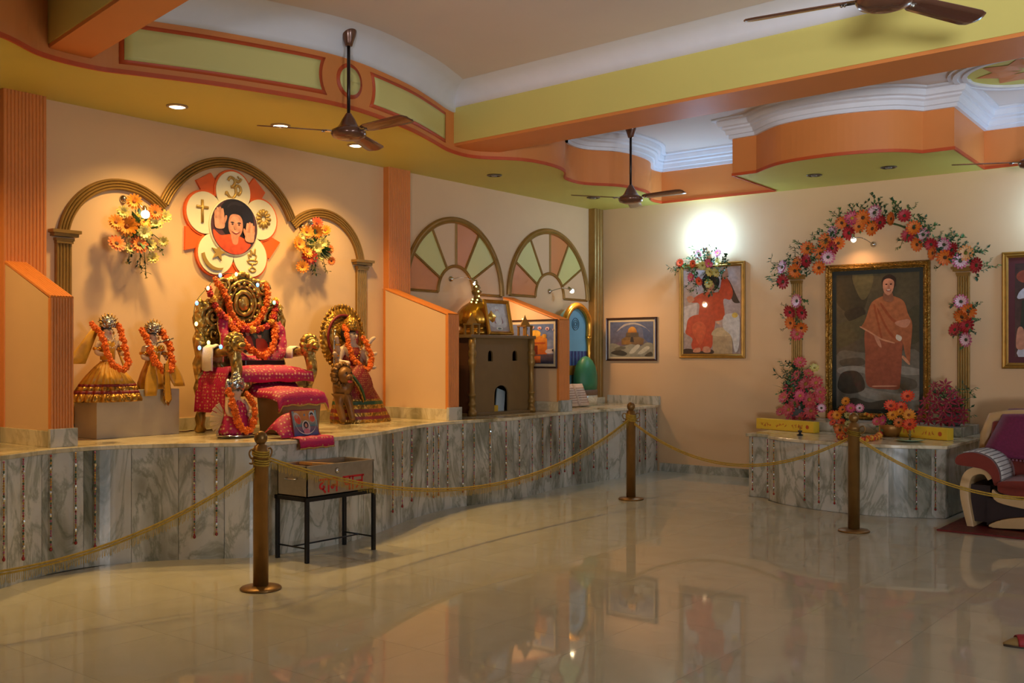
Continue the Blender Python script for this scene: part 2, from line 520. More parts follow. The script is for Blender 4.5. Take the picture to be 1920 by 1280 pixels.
m.build('wall_front', WALL, kind='structure', label='long wall with two windows behind the viewer', category='wall')
MB().box(-6.2, XB + 0.2, -5.2, YA + 0.15, ZC, ZC + 0.1).build('ceiling', CEIL, kind='structure', label='flat off-white ceiling between the beams', category='ceiling')
MB().box(XB - 0.02, XB, -5.0, 6.5, 0, 0.1).build('baseboard_right', MARB, kind='structure', label='low stone skirting under the portrait wall', category='skirting')

# ------------------------------------------------------------------ dropped ceiling (soffit) with wavy edge
S1 = [(-6, 6.2), (-3, 6.3), (0, 6.15), (1.4, 5.9), (2.2, 5.95), (2.88, 6.18), (3.235, 6.38), (3.6, 6.40), (3.9, 6.28), (4.34, 6.10), (4.95, 5.92), (5.31, 5.87), (5.68, 5.90),
      (6.24, 6.03), (6.7, 6.20), (7.14, 6.37), (7.5, 6.37), (7.87, 6.10), (8.25, 6.04), (8.62, 6.12), (8.98, 6.36), (9.39, 6.40), (9.81, 6.15), (10.4, 6.17), (10.9, 6.42), (11.17, 6.43)]
C1 = [(p.x, p.y) for p in catm(S1, 8)]
C3 = [(p.x, p.y) for p in catm([(9.91, 4.57), (9.61, 4.17), (9.53, 3.64), (9.66, 3.14), (9.92, 2.9)], 8)]
EDGE = C1 + [(11.17, 4.9), (9.93, 4.85)] + C3 + [(9.92, 2.62), (11.17, 2.66), (11.17, -5.0)]
poly = EDGE + [(XB, -5.0), (XB, YA), (-6, YA)]
MB().slab(poly, ZS, ZS + 0.03).build('soffit', SOFF, kind='structure', label='yellow dropped ceiling border with wavy edge', category='ceiling')
mz = lambda u, v, o: (u, v, o)
def split_edge(a, b): return [p for p in EDGE[:len(C1)] if a <= p[0] <= b]
fasc = struct('trim_1', 'orange wavy fascia of the dropped ceiling', 'fascia')
sweep(EDGE, [(0, ZS - 0.001), (0, 3.76)], mz).build('fascia_board', ORAN, fasc, solid=0.01)
sweep(EDGE, [(-0.004, ZS - 0.012), (0.012, ZS - 0.012), (0.012, ZS + 0.018), (-0.004, ZS + 0.018)], mz).build('edge_line', REDO, fasc)
B1 = split_edge(3.4, 7.25)
sweep(B1, [(-0.02, 3.745), (0.025, 3.745), (0.03, 3.78), (0.05, 3.84), (0.09, 3.895), (0.15, 3.93), (0.24, 3.949)], mz, sm=True).build('cove', COVE, fasc)
STEP = [(-0.01, 3.75), (0.035, 3.75), (0.035, 3.785), (0.055, 3.79), (0.065, 3.83), (0.09, 3.845), (0.09, 3.865), (0.12, 3.875), (0.135, 3.91), (0.135, 3.925), (0.18, 3.932), (0.18, 3.949)]
B2 = [p for p in C1 if p[0] > 7.6] + EDGE[len(C1):]
B2[0] = (7.62, B2[0][1])
# the cornice starts past the beam
i0 = next(i for i, p in enumerate(B2) if p[0] > 8.95)
sweep(B2[i0:], STEP, mz).build('cornice', COVE, fasc)

def fy(x):
    for a, b in zip(C1, C1[1:]):
        if a[0] <= x <= b[0]:
            t = (x - a[0]) / (b[0] - a[0]); d = Vector((b[0] - a[0], b[1] - a[1])).normalized()
            return a[1] + (b[1] - a[1]) * t, Vector((d.y, -d.x))
    return C1[-1][1], Vector((0, -1))
def onfascia(x, z, off):
    y, n = fy(x)
    return (x + n.x * off, y + n.y * off, z)
MX, MZ, MR = 5.40, 3.575, 0.30
def panel(x0, x1, z0, z1, cut, grow, off, matl, nm, par):
    rows = []
    for i in range(9):
        z = z0 - grow + (z1 - z0 + 2 * grow) * i / 8
        q = math.sqrt(max(0.0, (MR - grow) ** 2 - (z - MZ) ** 2))
        a = MX + q if cut == 'l' else x0 - grow
        b = MX - q if cut == 'r' else x1 + grow
        rows.append([onfascia(a + (b - a) * k / 24, z, off) for k in range(25)])
    return MB().grid(rows, 0, True).build(nm, matl, par, solid=0.008)
p = panel(3.78, 5.1, 3.455, 3.675, 'r', 0.03, 0.006, REDO, 'panel_border', fasc)
panel(3.78, 5.1, 3.455, 3.675, 'r', 0, 0.012, PANY, 'panel_field', p)
p = panel(5.7, 6.98, 3.455, 3.675, 'l', 0.03, 0.006, REDO, 'panel_border', fasc)
panel(5.7, 6.98, 3.455, 3.675, 'l', 0, 0.012, PANY, 'panel_field', p)
def fdisc(r, off, matl, nm, par):
    rows = [[onfascia(MX + r * q * math.cos(2 * PI * k / 32), MZ + r * q * math.sin(2 * PI * k / 32), off) for k in range(33)] for q in (0.02, 0.5, 1.0)]
    return MB().grid(rows, 0, True).build(nm, matl, par, solid=0.008)
p = fdisc(0.135, 0.006, REDO, 'roundel_border', fasc)
fdisc(0.105, 0.013, PANY, 'roundel', p)

def beam(name, label, n0, n1, f0, f1, cove):
    """n = edge line on the viewer's side, f = far edge line, each from the soffit outwards"""
    b = struct(name, label, 'beam')
    MB().slab([n0, n1, f1, f0], 3.43, ZC).build('beam_core', ORAN, b)
    d = (Vector(n0) - Vector(f0)).normalized()
    g = lambda p, k: (p[0] + d.x * k, p[1] + d.y * k)
    MB().slab([g(n0, 0.008), g(n1, 0.008), n1, n0], 3.455, 3.79).build('beam_side', BEAMY, b)
    MB().slab([f0, f1, g(f1, -0.008), g(f0, -0.008)], 3.455, 3.79).build('beam_side', BEAMY, b)
    if cove:
        pr = [(0.0, 3.785), (0.03, 3.79), (0.05, 3.84), (0.09, 3.895), (0.15, 3.93), (0.24, 3.949)]
        sweep([n1, n0], [(-o, z) for o, z in pr], mz, sm=True).build('cove', COVE, b)
    return b
beam('trim_2', 'long yellow ceiling beam with orange underside crossing the hall', (7.20, 6.45), (6.52, -5.0), (7.70, 6.45), (7.02, -5.0), True)
beam('trim_3', 'yellow ceiling beam with orange underside at upper left', (3.30, 6.48), (2.30, 0.5), (3.58, 6.42), (2.58, 0.5), False)

# ceiling rose around the fan beyond the beam
CR = Vector((9.75, 1.95, ZC))
t = thing('ceiling_rose', 'round stepped white ceiling rose with lime and orange centre by beam', 'ceiling rose', CR, kind='structure')
m = MB()
m.lathe([(0.50, -0.002), (0.50, -0.03), (0.54, -0.03), (0.54, -0.018), (0.58, -0.018), (0.58, -0.03), (0.62, -0.03), (0.62, -0.015), (0.66, -0.015), (0.66, -0.002)], 48, sm=False)
m.build('rose_ring', COVE, t)
MB().lathe([(0.0, -0.006), (0.5, -0.006), (0.5, -0.001)], 40, sm=False).build('rose_field', SOFF, t)
pet = MB().add([(0.06, 0, -0.01), (0.25, 0.13, -0.012), (0.44, 0, -0.01), (0.25, -0.13, -0.012), (0.25, 0, -0.02)], [(0, 1, 4), (1, 2, 4), (2, 3, 4), (3, 0, 4)]).mesh('rose_petal', ORAN)
for k in range(8):
    inst('rose_petal', pet, t, rot=Quaternion((0, 0, 1), 2 * PI * k / 8))

# ------------------------------------------------------------------ pilasters and wing walls
def ribs(mb, o, du, dv, n, L, depth, nrm, m=0):
    """n half-round ribs side by side: o origin, du across (full width vector), dv along"""
    o, du, dv, nrm = Vector(o), Vector(du), Vector(dv), Vector(nrm)
    rows = []
    K = 6
    prof = []
    for i in range(n):
        for k in range(K):
            a = PI * k / K
            prof.append(((i + (1 - math.cos(a)) / 2 * 0.94 + 0.03) / n, depth * (0.12 + math.sin(a))))
    prof.append((1.0, 0.12 * depth))
    for e in (0, 1):
        rows.append([o + du * u + nrm * h + dv * e for u, h in prof])
    mb.grid(rows, m, False)
    return mb
def pilaster(name, label, x0, x1):
    t = struct(name, label, 'pilaster')
    MB().box(x0, x1, YA - 0.07, YA, ZP, ZS).build('shaft', RIB, t)
    ribs(MB(), (x0, YA - 0.07, ZP), (x1 - x0, 0, 0), (0, 0, ZS - ZP), 12, 0, 0.007, (0, -1, 0)).build('ribs', RIB, t, kind='stuff')
pilaster('trim_4', 'orange ribbed pilaster at the left end of shrine wall', 3.46, 3.775)
pilaster('trim_5', 'orange ribbed pilaster between gold arches and sunburst panels', 7.32, 7.64)
def wing(name, label, x0, x1, ye):
    t = struct(name, label, 'wing wall')
    m = MB()
    v = [(YA - 0.07, ZP), (YA - 0.07, 2.115), (ye, 1.84), (ye, ZP)]
    m.add([(x0, y, z) for y, z in v] + [(x1, y, z) for y, z in v], [(0, 1, 2, 3), (7, 6, 5, 4), (0, 4, 5, 1), (1, 5, 6, 2), (2, 6, 7, 3), (3, 7, 4, 0)])
    m.build('wall_panel', WALL, t)
    e = MB().box(x0 - 0.004, x1 + 0.004, ye - 0.02, ye + 0.01, ZP, 1.845)
    ribs(e, (x0 - 0.004, ye - 0.02, ZP), (x1 - x0 + 0.008, 0, 0), (0, 0, 1.845 - ZP), 8, 0, 0.007, (0, -1, 0))
    e.build('ribbed_end', RIB, t)
    a, b = Vector((0, YA - 0.07, 2.117)), Vector((0, ye - 0.02, 1.842))
    d = (b - a); n = Vector((0, d.z, -d.y)).normalized()
    n = n if n.z > 0 else -n
    c = MB()
    q = [a, b, b + n * 0.012, a + n * 0.012]
    c.add([(x0 - 0.004, p.y, p.z) for p in q] + [(x1 + 0.004, p.y, p.z) for p in q], [(0, 1, 2, 3), (7, 6, 5, 4), (0, 4, 5, 1), (1, 5, 6, 2), (2, 6, 7, 3), (3, 7, 4, 0)])
    ribs(c, (x0 - 0.004, a.y, a.z + 0.012), (x1 - x0 + 0.008, 0, 0), d, 8, 0, 0.006, n)
    c.build('ribbed_coping', RIB, t)
    s = MB().box(x0 - 0.018, x0, ye - 0.02, YA, ZP, ZP + 0.11).box(x1, x1 + 0.018, ye - 0.02, YA, ZP, ZP + 0.11)
    s.build('skirting', MARBT, t, bev=0.002)
    MB().box(x0 - 0.02, x1 + 0.02, ye - 0.05, ye - 0.018, ZP, ZP + 0.125).build('plinth_block', MARB, t, bev=0.002)
    return t
wing('wall_wing_left', 'low sloping wing wall with orange ribbed end at far left', 3.47, 3.625, 6.74)
wing('wall_wing_middle', 'low sloping wing wall between shrine and model temple', 7.28, 7.43, 6.55)
wing('wall_wing_right', 'low sloping wing wall carrying the lit temple picture', 9.18, 9.37, 6.60)

# ------------------------------------------------------------------ marble platform with wavy front
PF = [(-6, 6.3), (-2, 6.35), (0.5, 6.2), (1.6, 6.05), (2.4, 6.15), (2.98, 6.42), (3.4, 6.60), (3.74, 6.60), (4.07, 6.44), (4.36, 6.20), (4.60, 6.0), (5.05, 5.91), (5.5, 5.93), (5.95, 6.06),
      (6.5, 6.29), (7.1, 6.44), (7.5, 6.43), (7.95, 6.35), (8.5, 6.40), (9.07, 6.50), (9.8, 6.50), (10.56, 6.46), (11.24, 6.53)]
CP = [(p.x, p.y) for p in catm(PF, 10)]
plat = thing('marble_platform', 'long raised platform clad in white veined marble with wavy front', 'platform')
MB().slab([(max(x, -5.98), y + 0.02) for x, y in CP] + [(XB - 0.002, YA - 0.002), (-5.98, YA - 0.002)], 0.0, ZP - 0.03).build('core', MARB, plat)
MB().slab([(max(x, -5.98), y - 0.018) for x, y in CP] + [(XB - 0.002, YA - 0.002), (-5.98, YA - 0.002)], ZP - 0.03, ZP).build('top_slab', MARBT, plat, bev=0.004)
rs = resample([(x, y, 0) for x, y in CP], 0.035)
K = 9
for i in range(0, len(rs) - 1, K):
    seg = rs[i:i + K + 1]
    if len(seg) < 2 or seg[-1].x < 1.5: continue
    g = [p.copy() for p in seg]
    d = (g[-1] - g[-2]).normalized(); g[-1] -= d * 0.003
    sweep([(p.x, p.y) for p in g], [(-0.015, 0.0), (0.0, 0.0), (0.0, ZP - 0.032), (-0.015, ZP - 0.032)], mz).build('marble_panel', MARB, plat)
sk = MB()
sk.box(3.64, 7.26, YA - 0.02, YA, ZP, ZP + 0.10).box(7.45, 9.16, YA - 0.02, YA, ZP, ZP + 0.10).box(9.39, 11.05, YA - 0.02, YA, ZP, ZP + 0.10).box(1, 3.45, YA - 0.02, YA, ZP, ZP + 0.10)
sk.build('baseboard_left', MARBT, kind='structure', label='cream marble skirting along the shrine wall', category='skirting')
MB().box(XB - 0.022, XB, 6.5, 7.28, ZP, ZP + 0.11).build('baseboard_corner', MARB, kind='structure', label='short marble skirting under the dome picture', category='skirting')

# hanging strings of beads on the marble
bcols = [mat('bead_red', (150, 40, 30), 0.3), mat('bead_green', (60, 84, 46), 0.3), mat('bead_brass', (190, 140, 60), 0.3, metal=0.6), mat('bead_silver', (220, 220, 215), 0.12, metal=1.0), mat('bead_pink', (168, 86, 104), 0.35)]
def bead_mesh(seed, L=0.62):
    r = random.Random(seed); m = MB(); z = 0.0; k = 0
    m.tube([(0, 0, 0), (0, 0, -L)], 0.0015, 4, 2)
    while z > -L:
        big = k % 9 == 5
        q = 0.0115 if big else r.uniform(0.0055, 0.0075)
        m.sph((0, 0, z - q), (q, q, q * 1.25), 6, 4, 3 if big else r.choice([0, 1, 2, 4, 2, 1]), sm=not big)
        z -= q * 2.4; k += 1
    m.sph((0, 0, z - 0.008), (0.011, 0.011, 0.014), 6, 4, 0)
    return m.mesh('bead_string', bcols)
BS = [bead_mesh(k) for k in range(4)]
_ow = 'first second third fourth fifth sixth seventh eighth ninth tenth eleventh twelfth thirteenth fourteenth fifteenth sixteenth seventeenth eighteenth nineteenth twentieth'.split()
def ORD(k, n):
    if k < 20: return _ow[k]
    return 'thirtieth' if k == 29 else ('twenty-' if k < 29 else 'thirty-') + _ow[(k - 20) % 10]
def front_at(px, z=0.6):
    best = None
    for a, b in zip(CP, CP[1:]):
        for t in (0, 0.25, 0.5, 0.75):
            x, y = a[0] + (b[0] - a[0]) * t, a[1] + (b[1] - a[1]) * t
            f = x * _c + y * _s
            e = abs(960 + FPX * (x * _s - y * _c) / f - px)
            if f > 1 and x > 1.5 and (best is None or e < best[0]): best = (e, x, y)
    return best[1], best[2]
for k, px in enumerate([4, 40, 91, 137, 174, 361, 402, 732, 750, 768, 797, 809, 818, 835, 864, 885, 915, 944, 970, 994, 1013, 1028, 1044, 1055, 1072, 1083, 1110, 1134, 1173, 1195, 1207, 1227]):
    x, y = front_at(px)
    o = bpy.data.objects.new('bead_string', BS[k % 4]); COL.objects.link(o)
    o.location = (x, y - 0.03, ZP - 0.035); o.rotation_euler = (0, 0, k * 1.3)
    o.scale = (1, 1, 0.96 + 0.08 * ((k * 37) % 10) / 10)
    o['label'] = ORD(k, 32) + ' thin coloured bead string from the left on the platform front'
    o['category'] = 'bead string'; o['group'] = 'bead strings on the marble platform'

# ------------------------------------------------------------------ marble altar under the large portrait
AP = [(XB - 0.03, 4.6), (9.77, 4.6), (9.75, 4.33), (9.62, 4.31)] + [(p.x, p.y) for p in catm([(9.47, 4.13), (9.32, 3.75), (9.26, 3.3), (9.33, 2.93), (9.50, 2.58)], 6)] + [(XB - 0.03, 2.58)]
alt = thing('marble_altar', 'bow-fronted veined marble altar table below the large portrait', 'altar')
MB().slab([(x + (0.02 if x < 11 else 0), y) for x, y in AP], 0, 0.62).build('core', MARB, alt)
MB().slab([(x - (0.02 if x < 11 else 0), y + (0.02 if y > 4.4 else -0.02 if y < 2.7 else 0)) for x, y in AP], 0.62, 0.65).build('top_slab', MARBT, alt, bev=0.004)
ra = resample([(x, y, 0) for x, y in AP], 0.04)
for i in range(0, len(ra) - 1, 9):
    g = [p.copy() for p in ra[i:i + 10]]
    if len(g) < 2: continue
    d = (g[-1] - g[-2]).normalized(); g[-1] -= d * 0.003
    sweep([(p.x, p.y) for p in g], [(0.01, 0.0), (-0.005, 0.0), (-0.005, 0.618), (0.01, 0.618)], mz).build('marble_panel', MARB, alt)
MB().box(10.55, XB - 0.03, 2.72, 4.66, 0.65, 0.745).build('step', MARB, alt, bev=0.004)
for k, (px, n) in enumerate([(1413, 0), (1442, 1), (1452, 2), (1512, 3), (1540, 0), (1570, 1), (1716, 2), (1758, 3)]):
    best = min(((abs(960 + FPX * (p.x * _s - p.y * _c) / (p.x * _c + p.y * _s) - px), p) for p in ra if p.x < 10), key=lambda e: e[0])[1]
    o = bpy.data.objects.new('bead_string', BS[n]); COL.objects.link(o)
    o.location = (best.x - 0.032, best.y, 0.615); o.scale = (1, 1, 0.84)
    o['label'] = ORD(k, 8) + ' thin coloured bead string from the left on the altar front'
    o['category'] = 'bead string'; o['group'] = 'bead strings on the marble altar'

# ------------------------------------------------------------------ gold arches on the shrine wall
RIBP = []
for i in range(4):
    for k in range(5):
        a = PI * k / 5
        RIBP.append((-0.045 + 0.0225 * i + 0.0225 * (1 - math.cos(a)) / 2, 0.018 + 0.014 * math.sin(a)))
RIBP = [(-0.045, 0.0)] + RIBP + [(0.045, 0.018), (0.045, 0.0)]
mw = lambda u, v, o: (u, YA - o, v)
arch = struct('trim_6', 'triple antique gold arch moulding over the throne', 'arch moulding')
def arcpts(cx, cz, r, a0, a1, n=40):
    return [(cx + r * math.cos(math.radians(a0 + (a1 - a0) * k / n)), cz + r * math.sin(math.radians(a0 + (a1 - a0) * k / n))) for k in range(n + 1)]
for c in ((4.43, 2.31, 0.50, 171, 44), (5.46, 2.40, 0.735, 155, 25), (6.50, 2.31, 0.50, 136, 9)):
    sweep(arcpts(*c), RIBP, mw, sm=False).build('arch', GOLDP, arch)
def column(par, x, z0, z1, w, mp, top=True, mtl=None):
    """fluted half column with a moulded capital; mp maps (across, out, z)"""
    mtl = mtl or GOLDP
    m = MB(); rows = []
    pr = [(-w / 2, 0.0)]
    for i in range(5):
        for k in range(5):
            a = PI * k / 5
            pr.append((-w / 2 + w / 5 * (i + (1 - math.cos(a)) / 2), 0.022 + 0.012 * math.sin(a)))
    pr += [(w / 2, 0.022), (w / 2, 0.0)]
    m.grid([[mp(x + u, o, z) for u, o in pr] for z in (z0, z1)], 0, False)
    m.build('column_shaft', mtl, par)
    if top:
        c = MB()
        for (zz, ww, oo) in ((0.0, w * 1.05, 0.045), (0.02, w * 1.15, 0.05), (0.05, w * 1.55, 0.065), (0.075, w * 1.8, 0.08)):
            h = 0.02 if zz < 0.05 else 0.025
            q = [mp(x - ww / 2, 0, z1 + zz), mp(x + ww / 2, 0, z1 + zz), mp(x + ww / 2, oo, z1 + zz), mp(x - ww / 2, oo, z1 + zz)]
            r = [mp(x - ww / 2, 0, z1 + zz + h), mp(x + ww / 2, 0, z1 + zz + h), mp(x + ww / 2, oo, z1 + zz + h), mp(x - ww / 2, oo, z1 + zz + h)]
            c.add(q + r, [(0, 1, 2, 3), (4, 5, 6, 7), (0, 1, 5, 4), (1, 2, 6, 5), (2, 3, 7, 6), (3, 0, 4, 7)])
        c.build('capital', mtl, par)
mpA = lambda a, o, z: (a, YA - o, z)
mpB = lambda a, o, z: (XB - o, a, z)
column(arch, 3.935, ZP + 0.1, 2.30, 0.125, mpA)
column(arch, 7.0, ZP + 0.1, 2.30, 0.135, mpA)
pl = struct('trim_7', 'antique gold flanking columns beside the large portrait', 'column')
column(pl, 4.69, 0.75, 2.28, 0.12, mpB)
column(pl, 2.875, 0.75, 2.28, 0.12, mpB)
cc = struct('trim_8', 'antique gold fluted column in the room corner', 'column')
m = MB()
ribs(m, (11.05, YA - 0.09, ZP), (0.2, 0, 0), (0, 0, ZS - ZP), 3, 0, 0.015, (0, -1, 0))
m.box(11.05, XB, YA - 0.09, YA, ZP, ZS)
m.build('column_shaft', GOLDP, cc)
MB().box(11.03, XB, YA - 0.12, YA, ZP, ZP + 0.08).build('column_base', MARBT, cc, bev=0.003)

# sunburst half-round panels
def sunburst(name, label, cx, cz, R, r):
    t = struct(name, label, 'sunburst panel')
    cols = [ORAN, PANY, WALL, ORAN, PANY, WALL]
    for i in range(6):
        a0, a1 = 180 - 30 * i, 150 - 30 * i
        pts = arcpts(cx, cz, R, a0, a1, 8) + arcpts(cx, cz, r, a1, a0, 5)
        MB().prism(pts, YA - 0.006, YA).build('panel', cols[i], t)
    prof = [(-0.035, 0), (-0.035, 0.02), (-0.02, 0.034), (0.0, 0.026), (0.02, 0.034), (0.035, 0.02), (0.035, 0)]
    sweep(arcpts(cx, cz, R, 180, 0, 48), prof, mw).build('outer_moulding', GOLDP, t)
    sweep(arcpts(cx, cz, r, 180, 0, 30), [(a * 0.5, b * 0.6) for a, b in prof], mw).build('inner_moulding', GOLDP, t)
    for i in range(7):
        a = math.radians(180 - 30 * i)
        q = [(cx + (r - 0.0) * math.cos(a), cz + r * math.sin(a)), (cx + R * math.cos(a), cz + R * math.sin(a))]
        sweep(q, [(a_ * 0.42, b * 0.55) for a_, b in prof], mw).build('spoke', GOLDP, t)
sunburst('trim_9', 'orange and lime sunburst half-round panel behind model temple dome', 8.43, 2.145, 0.80, 0.295)
sunburst('trim_10', 'orange and lime sunburst half-round panel next to corner column', 10.185, 2.17, 0.82, 0.30)
# ------------------------------------------------------------------ recessed downlights
WARM = (1.0, 0.64, 0.22)
LENS_ON = mat('lit_lamp_glass', (255, 244, 220), 0.4, emit=(255, 232, 180), estr=14.0, var=0.0)
LENS_OFF = mat('unlit_lamp_glass', (150, 148, 140), 0.15, metal=0.5)
RING = mat('lamp_rim_white', (170, 150, 120), 0.3, metal=0.6)
RING0 = mat('lamp_rim_dark', (110, 100, 84), 0.3, metal=0.7)
def downlight(x, y, on, label):
    t = thing('downlight', label, 'ceiling lamp', (x, y, ZS), group='recessed downlights')
    MB().lathe([(0.062, -0.002), (0.062, -0.012), (0.08, -0.008), (0.082, -0.001)], 24).build('rim', RING if on else RING0, t)
    if on:
        MB().lathe([(0.0, -0.014), (0.045, -0.012), (0.062, -0.005)], 24).build('lamp_lens', LENS_ON, t)
        lamp('SPOT', (0, 0, -0.03), on, WARM, 0.08, t, angle=125, blend=0.9)
    else:
        m = MB().lathe([(0.0, -0.02), (0.028, -0.016), (0.04, -0.005)], 16, m=0)
        m.lathe([(0.04, -0.004), (0.062, -0.004), (0.062, -0.002)], 16, m=1)
        m.build('lamp_lens', [LENS_OFF, RING0], t)
downlight(4.54, 6.865, 135, 'lit round downlight above the two small idols')
downlight(5.45, 6.76, 150, 'lit round downlight seen beside the fan blade above the throne')
downlight(6.39, 6.855, 150, 'lit round downlight below the fan motor, above the lion-riding idol')
downlight(2.55, 6.86, 120, 'lit round downlight left of the first sloping wing wall')
downlight(8.36, 6.84, 0, 'unlit recessed downlight above the model temple')
downlight(10.28, 6.86, 0, 'unlit recessed downlight near the gold corner column')
downlight(10.46, 4.17, 0, 'unlit recessed downlight above the left side of large portrait')
downlight(10.49, 3.40, 0, 'unlit recessed downlight above the right side of large portrait')

# ------------------------------------------------------------------ ceiling fans
def make_fan():
    t = thing('ceiling_fan', 'x', 'fan', (0, 0, ZC), group='brown ceiling fans')
    MB().lathe([(0.028, -0.14), (0.034, -0.12), (0.055, -0.06), (0.062, -0.03), (0.062, -0.003)], 20).build('canopy', BROWNM, t)
    MB().lathe([(0.013, -0.72), (0.013, -0.12)], 10).build('rod', mat('fan_rod_dark', (40, 28, 24), 0.3, metal=0.4), t)
    mt = MB().lathe([(0.0, -0.855), (0.07, -0.852), (0.12, -0.835), (0.135, -0.81), (0.13, -0.785), (0.09, -0.765), (0.07, -0.74), (0.05, -0.70), (0.022, -0.655), (0.016, -0.65)], 28).build('motor', BROWNM, t)
    MB().lathe([(0.088, -0.768), (0.096, -0.772), (0.096, -0.778), (0.09, -0.78)], 28).build('motor_ring', CHROME, mt)
    bl = MB()
    xs = [0.17, 0.22, 0.45, 0.62, 0.66, 0.68]; ws = [0.040, 0.060, 0.068, 0.072, 0.062, 0.03]
    rows = []
    tl = math.radians(-12)
    for x, w_ in zip(xs, ws):
        rows.append([(x, w_ * u * math.cos(tl), w_ * u * math.sin(tl) - 0.004 * (1 - u * u)) for u in (-1, -0.5, 0, 0.5, 1)])
    bl.grid(rows, 0, True)
    bmesh_ = bl.mesh('blade', BROWNM)
    br = MB().box(0.10, 0.2, -0.018, 0.018, -0.006, 0.004)
    for q in (0.185, 0.2): br.sph((q, 0.0, -0.008), 0.008, 8, 6)
    brm = br.mesh('blade_bracket', CHROME)
    for k in range(3):
        q = Quaternion((0, 0, 1), 2 * PI * k / 3)
        b = inst('blade', bmesh_, t, (0, 0, -0.795), q)
        md = b.modifiers.new('thickness', 'SOLIDIFY'); md.thickness = 0.005
        c = inst('blade_bracket', brm, b)
    return t
fan = make_fan()
FANS = [((5.31, 5.78), 27, 'brown ceiling fan hanging in front of the orange fascia roundel'), ((9.43, 5.81), 26, 'brown ceiling fan hanging beyond the yellow beam near corner'),
        ((4.89, 1.605), 97, 'nearest brown ceiling fan cut by the top edge of picture'), ((9.86, 1.93), 115, 'brown ceiling fan at right edge of picture under ceiling rose')]
for k, (p, a, lb) in enumerate(FANS):
    if k == 0:
        fan.location = (p[0], p[1], ZC); fan.rotation_euler = (0, 0, math.radians(a)); fan['label'] = lb
    else: copytree(fan, (p[0], p[1], ZC), math.radians(a), lb)

# ------------------------------------------------------------------ small spot lamps on arms
def spotlamp(label, base, head, nrm, energy, target, col=WARM, on=True, bulb=0.028, ang=150):
    base, head, nrm = Vector(base), Vector(head), Vector(nrm)
    t = thing('spot_lamp', label, 'lamp', base)
    h = head - base; q = nrm.to_track_quat('Z', 'Y').to_matrix()
    MB().lathe([(0.0, 0.03), (0.016, 0.03), (0.02, 0.018), (0.032, 0.008), (0.032, 0.0)], 16, R=q).build('wall_rose', CHROME, t)
    mid = h * 0.5 + nrm * 0.03 + Vector((0, 0, 0.03))
    MB().tube(catm([nrm * 0.02, mid, h], 6), 0.005, 6).build('arm', CHROME, t)
    d = (Vector(target) - head).normalized(); R = d.to_track_quat('Z', 'Y').to_matrix()
    MB().lathe([(0.008, -0.05), (0.014, -0.045), (0.018, -0.01), (0.03, 0.01)], 14, h, R=R).build('lamp_holder', CHROME, t)
    MB().sph(h + d * 0.02, bulb, 14, 10).build('bulb', LENS_ON if on else LENS_OFF, t)
    if on: lamp('SPOT', h + d * 0.055, energy, col, 0.03, t, target=h + d * 2, angle=ang, blend=0.9)
    return t
b = onY(845, 523, YA); spotlamp('lit brass spot lamp over the model temple', b, (8.56, YA - 0.16, 2.27), (0, -1, 0), 34, (9.1, 6.5, 1.0), (1.0, 0.60, 0.30), ang=165)
b = onY(1030, 546, YA); spotlamp('lit spot lamp on the sunburst next to the blue prayer niche', b, (10.36, YA - 0.20, 2.27), (0, -1, 0), 28, (11.2, 6.2, 0.9), (1.0, 0.58, 0.28), ang=165)
b = onX(1638, 458, XB); spotlamp('lit spot lamp under the flower arch above large portrait', b, (XB - 0.22, 3.96, 2.74), (-1, 0, 0), 7, (XB - 0.1, 3.9, 1.6), (1.0, 0.58, 0.30))

# ------------------------------------------------------------------ rope barrier
STANM = mat('bronze_post_paint', (138, 100, 50), 0.36, metal=0.6, var=0.1, scale=12)
ROPEM = mat('yellow_gold_cord', (186, 146, 44), 0.7, var=0.2, scale=60, bump=0.4, bscale=200)
def make_post():
    t = thing('barrier_post', 'x', 'barrier post', group='bronze rope barrier posts')
    MB().lathe([(0.0, 0.0), (0.125, 0.0), (0.128, 0.008), (0.12, 0.016), (0.06, 0.026), (0.0, 0.026)], 36).build('base', STANM, t)
    MB().lathe([(0.047, 0.02), (0.047, 0.845), (0.050, 0.85), (0.050, 0.862), (0.043, 0.868), (0.040, 0.892), (0.026, 0.898), (0.026, 0.905)], 24).build('pole', STANM, t)
    MB().sph((0, 0, 0.94), (0.041, 0.041, 0.044), 18, 12).build('ball_finial', STANM, t)
    for a in (0, PI):
        pts = [(0.045, 0, 0.86), (0.075, 0, 0.872), (0.09, 0, 0.85), (0.078, 0, 0.82), (0.055, 0, 0.81), (0.07, 0, 0.785), (0.088, 0, 0.79)]
        R = Matrix.Rotation(a, 3, 'Z')
        MB().tube([R @ p for p in catm(pts, 5)], 0.0055, 6).build('hook', STANM, t)
    return t
post = make_post()
PO = [((3.995, 5.146), 'nearest bronze rope barrier post beside the donation box', 3), ((8.808, 5.423), 'bronze rope barrier post near the platform end and room corner', -40),
      ((8.344, 2.989), 'bronze rope barrier post in front of the marble altar', -80), ((0.85, 5.5), 'bronze rope barrier post at far left holding the first rope', 0), ((8.5, 0.5), 'bronze rope barrier post at far right in front of the sofa', -90)]
for k, (p, lb, a) in enumerate(PO):
    if k == 0: post.location = (p[0], p[1], 0); post.rotation_euler = (0, 0, math.radians(a)); post['label'] = lb
    else: copytree(post, (p[0], p[1], 0), math.radians(a), lb)
